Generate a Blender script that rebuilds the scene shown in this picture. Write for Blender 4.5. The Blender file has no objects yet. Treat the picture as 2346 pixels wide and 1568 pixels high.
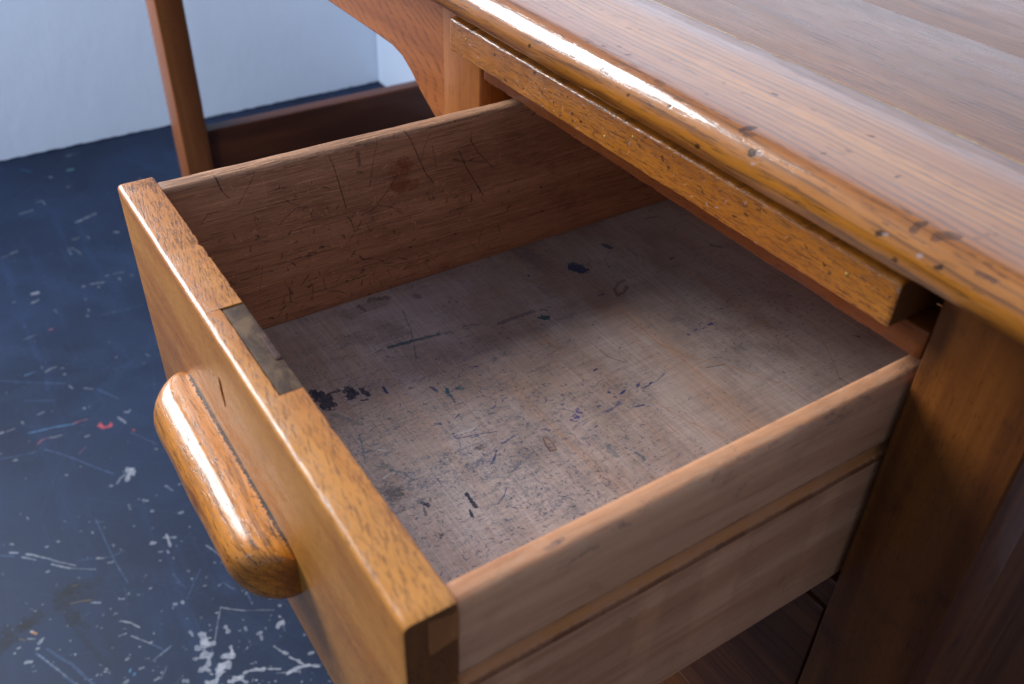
import bpy, bmesh, math, random
import numpy as np
from mathutils import Vector, Matrix, noise as mnoise

S = bpy.context.scene
C = S.collection
R = math.radians
random.seed(7)
rng = np.random.default_rng(11)

# ------------------------------------------------------------------ camera
cam_data = bpy.data.cameras.new('camera')
cam = bpy.data.objects.new('camera', cam_data)
C.objects.link(cam)
right = Vector((0.54520714, 0.83781785, 0.02846801))
down = Vector((0.52466709, -0.3145459, -0.79106594))
fwd = Vector((-0.65381467, 0.44623102, -0.61106812))
m = Matrix.Identity(4)
for i in range(3):
    m[i][0] = right[i]; m[i][1] = -down[i]; m[i][2] = -fwd[i]
m[0][3], m[1][3], m[2][3] = 0.35, -0.336, 0.92
cam.matrix_world = m
cam_data.sensor_width = 36.0
cam_data.lens = 32.73
cam_data.clip_start = 0.02
cam_data.clip_end = 100
cam_data.dof.use_dof = True
cam_data.dof.focus_distance = 0.59
cam_data.dof.aperture_fstop = 9.5
S.camera = cam

# ------------------------------------------------------------------ world, light, exposure
w = bpy.data.worlds.new('World')
S.world = w
w.use_nodes = True
bg = w.node_tree.nodes['Background']
bg.inputs[0].default_value = (0.50, 0.66, 1.0, 1)
bg.inputs[1].default_value = 0.52

def area(name, loc, target, sx, sy, energy, col):
    d = bpy.data.lights.new(name, 'AREA')
    d.shape = 'RECTANGLE'; d.size = sx; d.size_y = sy
    d.energy = energy; d.color = col
    o = bpy.data.objects.new(name, d)
    C.objects.link(o)
    o.location = loc
    o.rotation_euler = (Vector(target) - Vector(loc)).to_track_quat('-Z', 'Y').to_euler()
    return o
# the tall window in the left wall, above and in front of what the picture shows
wl = area('window_light', (-1.66, -0.90, 1.78), (0.0, -0.90, 1.78), 1.35, 0.88, 116, (0.90, 0.95, 1.0))
wl.rotation_euler = (0, R(-90), 0)
# an added fill lamp, out of view, brightens the bare corner beyond the desk
fl = area('corner_fill_light', (-0.45, -2.5, 1.6), (-1.7, 0.25, 0.35), 0.9, 0.9, 10, (0.72, 0.85, 1.0))
fl.data.spread = R(62)

vs = S.view_settings
vs.view_transform = 'Standard'
vs.look = 'None'
vs.exposure = 0.0
vs.gamma = 1.0
S.cycles.use_denoising = True
S.cycles.max_bounces = 6

# ------------------------------------------------------------------ small tools
def lin(r, g, b):
    f = lambda c: (c/255/12.92) if c/255 <= 0.04045 else ((c/255+0.055)/1.055)**2.4
    return (f(r), f(g), f(b), 1.0)

def thing(name, label, cat, loc=(0, 0, 0)):
    o = bpy.data.objects.new(name, None)
    C.objects.link(o)
    o.location = loc
    o['label'] = label; o['category'] = cat
    return o

def obj(name, bm, mat, parent=None, smooth=True, ang=38):
    me = bpy.data.meshes.new(name)
    bmesh.ops.recalc_face_normals(bm, faces=bm.faces)
    bm.to_mesh(me); bm.free()
    me.materials.append(mat)
    if smooth:
        me.shade_smooth()
        me.set_sharp_from_angle(angle=R(ang))
    o = bpy.data.objects.new(name, me)
    C.objects.link(o)
    if parent:
        o.parent = parent
    return o

def rrect(u0, u1, v0, v1, r=0.002, n=4):
    """Rounded rectangle, counter-clockwise from the lower left; r: one radius or four (ll, lr, ur, ul)."""
    rr = (r,)*4 if not isinstance(r, (tuple, list)) else r
    cs = [(u0, v0, 180, rr[0], 1, 1), (u1, v0, 270, rr[1], -1, 1), (u1, v1, 0, rr[2], -1, -1), (u0, v1, 90, rr[3], 1, -1)]
    p = []
    for (u, v, a0, q, su, sv) in cs:
        cu, cv = u+su*q, v+sv*q
        for k in range(n+1):
            a = R(a0+90*k/n)
            p.append((cu+q*math.cos(a), cv+q*math.sin(a)))
    return p

def to3(axis, a, u, v):
    return (a, u, v) if axis == 'x' else (u, a, v) if axis == 'y' else (u, v, a)

def bar(name, axis, a0, a1, prof, mat, parent, nseg=24, jit=0.0, bev=0.0015, seed=0, off=None, ang=38, pf=None):
    """A length of timber: PROF swept along AXIS with eased ends; JIT wears the arrises a little unevenly."""
    bm = bmesh.new()
    cu = sum(p[0] for p in prof)/len(prof); cv = sum(p[1] for p in prof)/len(prof)
    stations = [(a0, bev), (a0+bev*0.3, bev*0.3), (a0+bev, 0)]
    for k in range(1, nseg):
        stations.append((a0+bev+(a1-a0-2*bev)*k/nseg, 0))
    stations += [(a1-bev, 0), (a1-bev*0.3, bev*0.3), (a1, bev)]
    rings = []
    for (a, ins) in stations:
        pr = pf(a) if pf else prof
        ring = []
        for i, (u, v) in enumerate(pr):
            du, dv = cu-u, cv-v
            uu = u+math.copysign(min(ins, abs(du)), du); vv = v+math.copysign(min(ins, abs(dv)), dv)
            if jit:
                k1 = mnoise.noise((a*55+seed*7.1, u*200, v*200)); k2 = mnoise.noise((a*210+seed*3.3, u*300+9, v*300))
                k = jit*(0.55*k1+0.45*k2)
                L = math.hypot(du, dv) or 1
                uu += du/L*k; vv += dv/L*k
            if off:
                ou, ov = off(a); uu += ou; vv += ov
            ring.append(bm.verts.new(to3(axis, a, uu, vv)))
        rings.append(ring)
    n = len(prof)
    for r0, r1 in zip(rings, rings[1:]):
        for i in range(n):
            bm.faces.new((r0[i], r0[(i+1) % n], r1[(i+1) % n], r1[i]))
    bm.faces.new(rings[0]); bm.faces.new(rings[-1][::-1])
    return obj(name, bm, mat, parent, ang=ang)

# ------------------------------------------------------------------ marks: ink, scratches and chipped paint, drawn once into small maps
COL = {
 'teal': lin(24, 74, 84), 'navy': lin(34, 48, 94), 'ink': lin(16, 16, 42), 'violet': lin(52, 38, 120), 'purple': lin(84, 66, 120),
 'slate': lin(48, 62, 88), 'grey': lin(70, 70, 76), 'dark': lin(48, 40, 36), 'brown': lin(84, 52, 38), 'rust': lin(150, 90, 50),
 'tan': lin(170, 112, 62), 'dust': lin(176, 160, 160), 'pale': lin(200, 196, 190),
 'blk': lin(24, 16, 16), 'red': lin(110, 44, 16), 'lite': lin(205, 150, 110), 'green': lin(40, 60, 40), 'redink': lin(120, 30, 34),
 'chip': lin(164, 164, 170), 'scr': lin(80, 100, 132), 'mint': lin(110, 180, 165), 'blue': lin(60, 110, 150), 'ltblue': lin(110, 165, 205),
 'pink': lin(200, 110, 120), 'redp': lin(214, 84, 84), 'stain': lin(28, 26, 26), 'rustp': lin(120, 96, 50), 'orange': lin(205, 140, 70),
 'dent': lin(44, 34, 34), 'pencil': lin(70, 84, 110), 'gap': lin(20, 12, 8), 'joint': lin(176, 148, 108),
}

def smooth_noise(h, wd, cell, seed):
    g = np.random.default_rng(seed)
    gh, gw = int(h/cell)+3, int(wd/cell)+3
    a = g.random((gh, gw)).astype(np.float32)
    y = np.arange(h)/cell; x = np.arange(wd)/cell
    yi = y.astype(int); xi = x.astype(int)
    fy = (y-yi)[:, None]; fx = (x-xi)[None, :]
    fy = fy*fy*(3-2*fy); fx = fx*fx*(3-2*fx)
    A = a[yi][:, xi]; B = a[yi][:, xi+1]; Cc = a[yi+1][:, xi]; D = a[yi+1][:, xi+1]
    return (A*(1-fx)+B*fx)*(1-fy)+(Cc*(1-fx)+D*fx)*fy

class Map:
    """A premultiplied RGBA map over the rectangle u0..u1, v0..v1 of a plane (metres)."""
    def __init__(s, u0, u1, v0, v1, px, seed):
        s.u0, s.v0, s.px = u0, v0, px
        s.W = int(round((u1-u0)/px)); s.H = int(round((v1-v0)/px))
        s.u1 = u0+s.W*px; s.v1 = v0+s.H*px
        s.a = np.zeros((s.H, s.W, 4), np.float32)
        s.n1 = smooth_noise(s.H, s.W, 5, seed); s.n2 = smooth_noise(s.H, s.W, 2, seed+1)
    def over(s, sl, al, col):
        b = s.a[sl]
        b *= (1-al)[..., None]
        b[..., 0] += al*col[0]; b[..., 1] += al*col[1]; b[..., 2] += al*col[2]; b[..., 3] += al
    def stroke(s, pts, wmm, alpha, col, rag=0.5, dry=0.25):
        P = [((u-s.u0)/s.px, (v-s.v0)/s.px) for u, v in pts]
        r = max(wmm*0.0005/s.px, 0.45)
        pad = r*1.8+3
        x0 = max(int(min(p[0] for p in P)-pad), 0); x1 = min(int(max(p[0] for p in P)+pad)+1, s.W)
        y0 = max(int(min(p[1] for p in P)-pad), 0); y1 = min(int(max(p[1] for p in P)+pad)+1, s.H)
        if x1 <= x0 or y1 <= y0:
            return
        X, Y = np.meshgrid(np.arange(x0, x1)+0.5, np.arange(y0, y1)+0.5)
        d = np.full(X.shape, 1e9, np.float32)
        for (ax, ay), (bx, by) in zip(P, P[1:]):
            vx, vy = bx-ax, by-ay
            L = vx*vx+vy*vy or 1e-9
            t = np.clip(((X-ax)*vx+(Y-ay)*vy)/L, 0, 1)
            d = np.minimum(d, np.hypot(X-ax-t*vx, Y-ay-t*vy))
        sl = (slice(y0, y1), slice(x0, x1))
        n = s.n1[sl]; q = s.n2[sl]
        rr = r*(1+rag*(n*1.6-0.8)+rag*0.5*(q-0.5))
        al = np.clip(rr-d+0.5, 0, 1)*alpha
        al = al*np.clip(1-dry*1.6*(q-0.35), 0, 1)
        s.over(sl, al, col)
    def image(s, name):
        im = bpy.data.images.new(name, s.W, s.H, alpha=True, float_buffer=True)
        im.colorspace_settings.name = 'Non-Color'
        im.alpha_mode = 'CHANNEL_PACKED'
        im.pixels.foreach_set(np.ascontiguousarray(s.a).ravel())
        im.update(); im.pack()
        return im

BOTTOM = [
('teal',2.2,0.45,[(-988,-1384),(-999,-1334)]),
('teal',4.2,0.85,[(-988,-1282),(-987,-1211),(-974,-1133)]),
('teal',3.6,0.7,[(-980,-1130),(-962,-1046),(-950,-938)]),
('teal',4,0.35,[(-955,-923),(-926,-844)]),
('teal',1.2,0.7,[(-939,-747),(-924,-682),(-903,-637)]),
('teal',1,0.6,[(-912,-758),(-900,-696)]),
('grey',4.5,0.55,[(-839,-502),(-843,-415),(-845,-310),(-843,-225)]),
('teal',2,0.7,[(-832,-171),(-803,-133)]),
('teal',7,0.95,[(-748,-213),(-726,-190)]),
('slate',13,0.9,[(-1167,369),(-1120,376),(-1094,382)]),
('slate',12,0.85,[(-1144,352),(-1098,375)]),
('slate',6,0.9,[(-1288,758),(-1235,770)]),
('slate',3,0.4,[(-1168,884),(-1034,878)]),
('brown',3,0.5,[(-759,442),(-806,508),(-819,576)]),
('brown',3.5,0.55,[(-748,434),(-685,412),(-699,490),(-744,545)]),
('navy',1.6,0.9,[(-757,290),(-757,337)]),
('navy',2.4,0.9,[(-1238,-4),(-1227,0)]),
('brown',7,0.6,[(-1430,-842),(-1411,-840)]),
('brown',6,0.5,[(134,-1264),(147,-1258)]),
('brown',1.6,0.75,[(261,-898),(317,-922),(378,-928),(385,-893)]),
('brown',1.4,0.6,[(257,-888),(302,-874),(353,-881),(387,-890)]),
('rust',9,0.18,[(295,-892),(354,-896)]),
('ink',8,1,[(-739,-1701),(-692,-1699),(-673,-1714)]),
('ink',4,1,[(-728,-1682),(-677,-1674)]),
('ink',5,1,[(-699,-1628),(-661,-1630),(-644,-1620)]),
('ink',2,1,[(-644,-1620),(-616,-1612)]),
('ink',1.6,0.9,[(-602,-1682),(-592,-1638)]),
('ink',13,1,[(-768,-1881),(-715,-1868),(-674,-1873)]),
('ink',7,1,[(-827,-1904),(-793,-1884)]),
('ink',3,0.8,[(-766,-1821),(-760,-1754)]),
('ink',2,0.9,[(-642,-1503),(-586,-1505)]),
('teal',3.4,0.9,[(-429,-1169),(-384,-1182)]),
('navy',1.4,0.85,[(-364,-1177),(-292,-1188)]),
('navy',2.2,0.8,[(-488,-1240),(-436,-1231)]),
('teal',2.5,0.6,[(-399,-1119),(-396,-1084)]),
('grey',0.8,0.7,[(-1325,-1010),(-1085,-1073),(-954,-1120),(-790,-1189)]),
('navy',1.5,0.8,[(208,-1194),(250,-1235),(287,-1286)]),
('navy',1,0.8,[(489,-1304),(530,-1349),(566,-1412)]),
('ink',2.6,0.95,[(409,-1523),(464,-1526),(525,-1530)]),
('ink',2,0.9,[(523,-1568),(565,-1578)]),
('ink',3,0.8,[(343,-1761),(376,-1751)]),
('ink',2,0.6,[(379,-1774),(430,-1790)]),
('teal',5,0.4,[(-28,-1811),(15,-1787)]),
('teal',2,0.5,[(30,-1795),(78,-1748),(157,-1725)]),
('teal',1.8,0.6,[(-333,-1821),(-245,-1845),(-130,-1884)]),
('teal',4,0.35,[(-581,-1884),(-491,-1824),(-406,-1770)]),
('dark',14,0.4,[(149,-1888),(200,-1863)]),
('navy',1.2,0.7,[(2,-1340),(29,-1228),(70,-1109)]),
('navy',1.4,0.7,[(178,-1135),(157,-1034)]),
('navy',1,0.6,[(31,-1342),(71,-1359)]),
('navy',1.2,0.7,[(-149,-933),(-157,-890)]),
('navy',1.6,0.7,[(-119,-1020),(-128,-992)]),
('navy',1.5,0.7,[(-84,-1064),(-81,-1029)]),
('navy',1,0.6,[(-171,-1402),(-168,-1354)]),
('teal',5,0.35,[(548,-627),(607,-612)]),
('teal',2.4,0.6,[(653,-503),(689,-494),(725,-500)]),
('teal',6,0.25,[(502,-637),(553,-585)]),
('dark',1,0.6,[(-241,-85),(-152,-85),(-37,-20)]),
('navy',0.9,0.75,[(171,128),(206,38),(212,-69)]),
('navy',2,0.8,[(184,-244),(177,-208)]),
('navy',1.6,0.7,[(177,-116),(169,-82)]),
('navy',2.4,0.8,[(-89,-255),(-90,-231)]),
('dark',1.2,0.8,[(-1249,-677),(-1228,-682)]),
('navy',1.4,0.6,[(131,-312),(136,-304)]),
('navy',5,0.3,[(243,-342),(248,-297)]),
('navy',1.5,0.6,[(277,-433),(270,-371)]),
('navy',1.4,0.7,[(332,-250),(344,-186)]),
('rust',1.5,0.5,[(-1146,488),(-1077,466)]),
('dark',1.6,0.5,[(-1117,623),(-1017,595)]),
('purple',2,0.3,[(-1072,-34),(-993,21)]),
('purple',3,0.25,[(-932,-4),(-881,32)]),
('purple',2,0.3,[(-982,-237),(-930,-210)]),
('navy',1.2,0.6,[(-860,1059),(-870,1099)]),
('slate',20,0.22,[(-1488,164),(-1266,173)]),
('slate',16,0.2,[(-1553,141),(-1384,141)]),
('slate',10,0.16,[(-1408,329),(-1296,347)]),
('dust',22,0.22,[(-1376,-901),(-1407,-701),(-1369,-483)]),
('dust',14,0.2,[(-1377,-1191),(-1333,-1070)]),
('dark',12,0.2,[(-1244,-1516),(-1139,-1386)]),
('dark',16,0.2,[(-1191,-1206),(-1093,-1132)]),
('dark',14,0.25,[(-1478,-1361),(-1487,-1088)]),
('dark',6,0.5,[(-1554,-1151),(-1518,-1040)]),
('dark',3,0.55,[(-1527,-1252),(-1446,-1236)]),
('violet',1.1,0.9,[(157,-567),(168,-567),(171,-589),(179,-589),(191,-583),(204,-576),(201,-566)]),
('violet',1.0,0.9,[(157,-575),(155,-565)]),
('violet',1.1,0.9,[(192,-626),(195,-613),(211,-613),(216,-628),(202,-633),(192,-626)]),
('violet',1.0,0.9,[(211,-613),(219,-605),(228,-608),(227,-619),(218,-624)]),
('violet',1.0,0.8,[(215,-666),(216,-655),(228,-656),(227,-667),(217,-670)]),
('violet',0.8,0.6,[(228,-656),(246,-646),(272,-634)]),
('navy',0.8,0.8,[(-26,-688),(-7,-688),(8,-706),(8,-725)]),
('navy',1,0.7,[(99,-676),(121,-641),(146,-620)]),
('navy',1.6,0.8,[(185,-248),(180,-227),(174,-209)]),
('navy',2.4,0.9,[(133,-306),(137,-305)]),
('navy',1.8,0.8,[(207,-447),(207,-433)]),
('navy',2,0.6,[(257,-337),(246,-308)]),
('navy',1,0.7,[(268,-447),(270,-416)]),
('navy',1.8,0.5,[(260,-388),(268,-382)]),
('navy',1.1,0.8,[(316,-249),(335,-249),(341,-221),(346,-190)]),
('navy',1.8,0.85,[(344,-190),(347,-188)]),
('navy',1.3,0.7,[(68,-630),(84,-631),(76,-613)]),
('navy',1,0.6,[(75,-553),(62,-514)]),
('teal',2.4,0.5,[(13,-524),(20,-517)]),
('navy',1.4,0.6,[(6,-582),(-7,-565),(21,-576)]),
('navy',3,0.6,[(211,-839),(225,-833)]),
('navy',1,0.8,[(203,-14),(220,-54),(211,-93)]),
('navy',2,0.8,[(204,-23),(201,-8)]),
('navy',1.3,0.8,[(192,-120),(184,-105),(181,-90)]),
('violet',2,0.95,[(-65,541),(-55,548)]),
('violet',2,0.8,[(-76,614),(-78,629)]),
('violet',1,0.7,[(-92,679),(-118,691),(-122,722)]),
('violet',3,0.95,[(-80,745),(-77,769)]),
('violet',1.4,0.8,[(-65,678),(-67,702)]),
('violet',1.4,0.8,[(-74,793),(-75,800)]),
('dark',0.9,0.8,[(274,405),(289,464),(312,530)]),
('navy',0.8,0.6,[(131,1065),(209,1126)]),
('navy',2,0.8,[(565,806),(581,809)]),
('navy',2.2,0.85,[(549,1539),(572,1550)]),
('navy',2,0.7,[(-869,1072),(-875,1108)]),
('slate',6,0.25,[(-245,553),(-234,619)]),
('slate',6,0.2,[(218,736),(256,756)]),
('navy',1.2,0.6,[(-211,1048),(-235,1083)]),
('navy',1.2,0.5,[(214,515),(246,559)]),
('dark',4,0.5,[(-860,1487),(-796,1537)]),
('dark',3,0.45,[(-1446,1304),(-1429,1399)]),
('dark',1.3,0.8,[(-1347,1594),(-1326,1643)]),
('navy',1.4,0.7,[(-85,-251),(-88,-229)]),
('tan',1.6,0.45,[(-899,673),(-480,697),(-238,757),(-41,848),(83,847)]),
('tan',1.6,0.4,[(-527,320),(-98,298),(136,385),(328,537),(612,683)]),
('tan',1.4,0.4,[(309,-129),(596,-58),(849,44)]),
('tan',1.3,0.4,[(329,1375),(553,1251),(806,1085)]),
('tan',1.6,0.35,[(83,847),(84,963),(113,1153)]),
('tan',1.4,0.3,[(619,694),(802,763)]),
('tan',2,0.3,[(-942,227),(-526,226),(-227,261)]),
('navy',1.6,0.9,[(-642,-1505),(-589,-1514)]),
('navy',1.5,0.8,[(-495,-1251),(-439,-1241)]),
('teal',3.2,0.85,[(-425,-1171),(-363,-1187)]),
('teal',3,0.6,[(-393,-1119),(-380,-1080)]),
('navy',1.3,0.8,[(-180,-1391),(-156,-1360)]),
('navy',1.2,0.7,[(-161,-1255),(-181,-1220)]),
('pale',1,0.5,[(-159,-1783),(-126,-1749)]),
('pale',1,0.6,[(63,-1862),(51,-1815),(62,-1788)]),
('pale',2.4,0.35,[(-35,-1329),(-30,-1278),(-22,-1212)]),
('navy',1.2,0.7,[(37,-1265),(46,-1217)]),
('navy',4,0.4,[(-16,-1340),(2,-1332)]),
('ink',2.4,0.95,[(414,-1524),(469,-1525),(525,-1526)]),
('ink',1.8,0.9,[(528,-1571),(572,-1579)]),
('ink',3.4,0.8,[(361,-1755),(378,-1744)]),
('ink',2,0.8,[(606,-1796),(595,-1780)]),
('dark',8,0.5,[(174,-1878),(204,-1846)]),
('navy',1,0.6,[(226,-1606),(272,-1606)]),
]
SIDE = [
('blk',1.7,0.9,[(-2054,6544),(-2047,6496),(-2036,6446)]),
('blk',1.2,0.85,[(-2036,6446),(-2016,6405),(-1997,6377)]),
('blk',0.8,0.7,[(-1946,6321),(-1903,6374),(-1858,6433),(-1817,6505)]),
('blk',1,0.75,[(-1330,6498),(-1305,6426)]),
('blk',1.3,0.9,[(-1305,6426),(-1283,6313),(-1243,6094)]),
('blk',1,0.85,[(-1224,6025),(-1197,5900)]),
('blk',0.9,0.75,[(-979,6531),(-1022,6395),(-1063,6200)]),
('blk',1.4,0.9,[(-781,6538),(-742,6462),(-710,6379)]),
('blk',1.4,0.9,[(-710,6379),(-644,6202),(-581,6106)]),
('blk',0.8,0.7,[(-600,6476),(-646,6384),(-670,6293)]),
('blk',0.9,0.7,[(-581,6382),(-556,6222)]),
('blk',1.2,0.85,[(-285,6368),(-223,6254),(-96,6101)]),
('blk',1.4,0.9,[(-373,6297),(-315,6154),(-253,6041),(-173,5895)]),
('blk',3.2,0.6,[(-414,6243),(-346,6209),(-277,6198)]),
('blk',3,0.4,[(-277,6198),(-160,6158)]),
('blk',4.5,0.6,[(-1131,6462),(-1124,6420),(-1124,6380)]),
('blk',3.6,0.5,[(-1142,6333),(-1116,6321)]),
('red',22,0.5,[(-843,6267),(-834,6166)]),
('red',12,0.5,[(-877,6149),(-734,6133)]),
('red',14,0.5,[(-798,6325),(-771,6291)]),
('blk',1,0.85,[(-851,6241),(-935,6136),(-1010,6064)]),
('blk',0.9,0.8,[(-1140,6007),(-1055,6026),(-1004,6052)]),
('blk',1.1,0.8,[(-1011,6046),(-914,6008),(-831,5933)]),
('blk',1,0.7,[(-1659,6280),(-1609,6226),(-1561,6205)]),
('blk',1,0.7,[(-1714,6099),(-1644,6154),(-1588,6190)]),
('blk',1,0.7,[(-2186,6259),(-2143,6305),(-2079,6306)]),
('blk',0.7,0.85,[(-2165,6044),(-1971,6045),(-1797,6047)]),
('lite',0.7,0.6,[(-1797,6050),(-1606,6042),(-1513,6060)]),
('green',1.8,0.6,[(-1669,5518),(-1532,5516),(-1393,5514),(-1265,5517),(-1133,5528)]),
('redink',1.4,0.6,[(-100,5411),(-15,5417),(72,5382)]),
('redink',1,0.5,[(-606,5433),(-495,5429)]),
('blk',1.4,0.8,[(-1178,5694),(-1145,5657),(-1081,5647)]),
('blk',1.4,0.8,[(-878,5586),(-812,5549)]),
('blk',2.4,0.7,[(-660,5488),(-640,5485)]),
('blk',1,0.7,[(-972,5514),(-946,5448)]),
('blk',1.2,0.7,[(-284,5876),(-275,5868)]),
('blk',1,0.7,[(-1569,6187),(-1512,6185)]),
('blk',0.9,0.6,[(-1661,5803),(-1634,5757)]),
('blk',1,0.7,[(-1698,5771),(-1692,5747)]),
('lite',0.9,0.5,[(-1775,6469),(-1770,6377),(-1766,6270)]),
('lite',0.8,0.5,[(-1978,6459),(-1965,6430)]),
('blk',1,0.7,[(-1703,5630),(-1685,5555)]),
('blk',1,0.6,[(-1611,5606),(-1549,5676)]),
('blk',1,0.6,[(-270,6420),(-277,6338)]),
('blk',1.2,0.75,[(-1317,6101),(-1288,6137)]),
('blk',1.1,0.7,[(-1175,5702),(-1160,5658),(-1114,5658),(-1073,5644)]),
('blk',1.2,0.7,[(-1666,5804),(-1641,5772)]),
('blk',0.9,0.6,[(-1618,5601),(-1559,5668)]),
('blk',1.2,0.7,[(-1538,5578),(-1548,5452)]),
('blk',0.9,0.6,[(-1679,5666),(-1681,5618)]),
('blk',1.2,0.6,[(-1577,6024),(-1564,5998)]),
('blk',2.2,0.6,[(-1621,5938),(-1607,5947)]),
('blk',0.9,0.55,[(-1909,5640),(-1885,5736),(-1860,5840)]),
('blk',1.2,0.7,[(-1862,6210),(-1839,6177)]),
('blk',1.4,0.7,[(-2106,6098),(-2085,6113)]),
('blk',1,0.6,[(-1103,5928),(-1088,5886),(-1072,5867)]),
('blk',1.5,0.7,[(-590,6007),(-577,5975)]),
('blk',1.6,0.6,[(-561,5627),(-551,5634)]),
('blk',1.6,0.6,[(-543,5550),(-532,5557)]),
('blk',2.6,0.8,[(340,5826),(351,5814)]),
('blk',1.6,0.5,[(869,5811),(934,5810),(981,5806)]),
('blk',1.4,0.5,[(848,5751),(910,5776)]),
('blk',2,0.6,[(1426,5455),(1488,5451)]),
('lite',0.7,0.5,[(-39,6238),(-28,6117)]),
('blk',1.2,0.5,[(254,6031),(388,6059)]),
]
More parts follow.
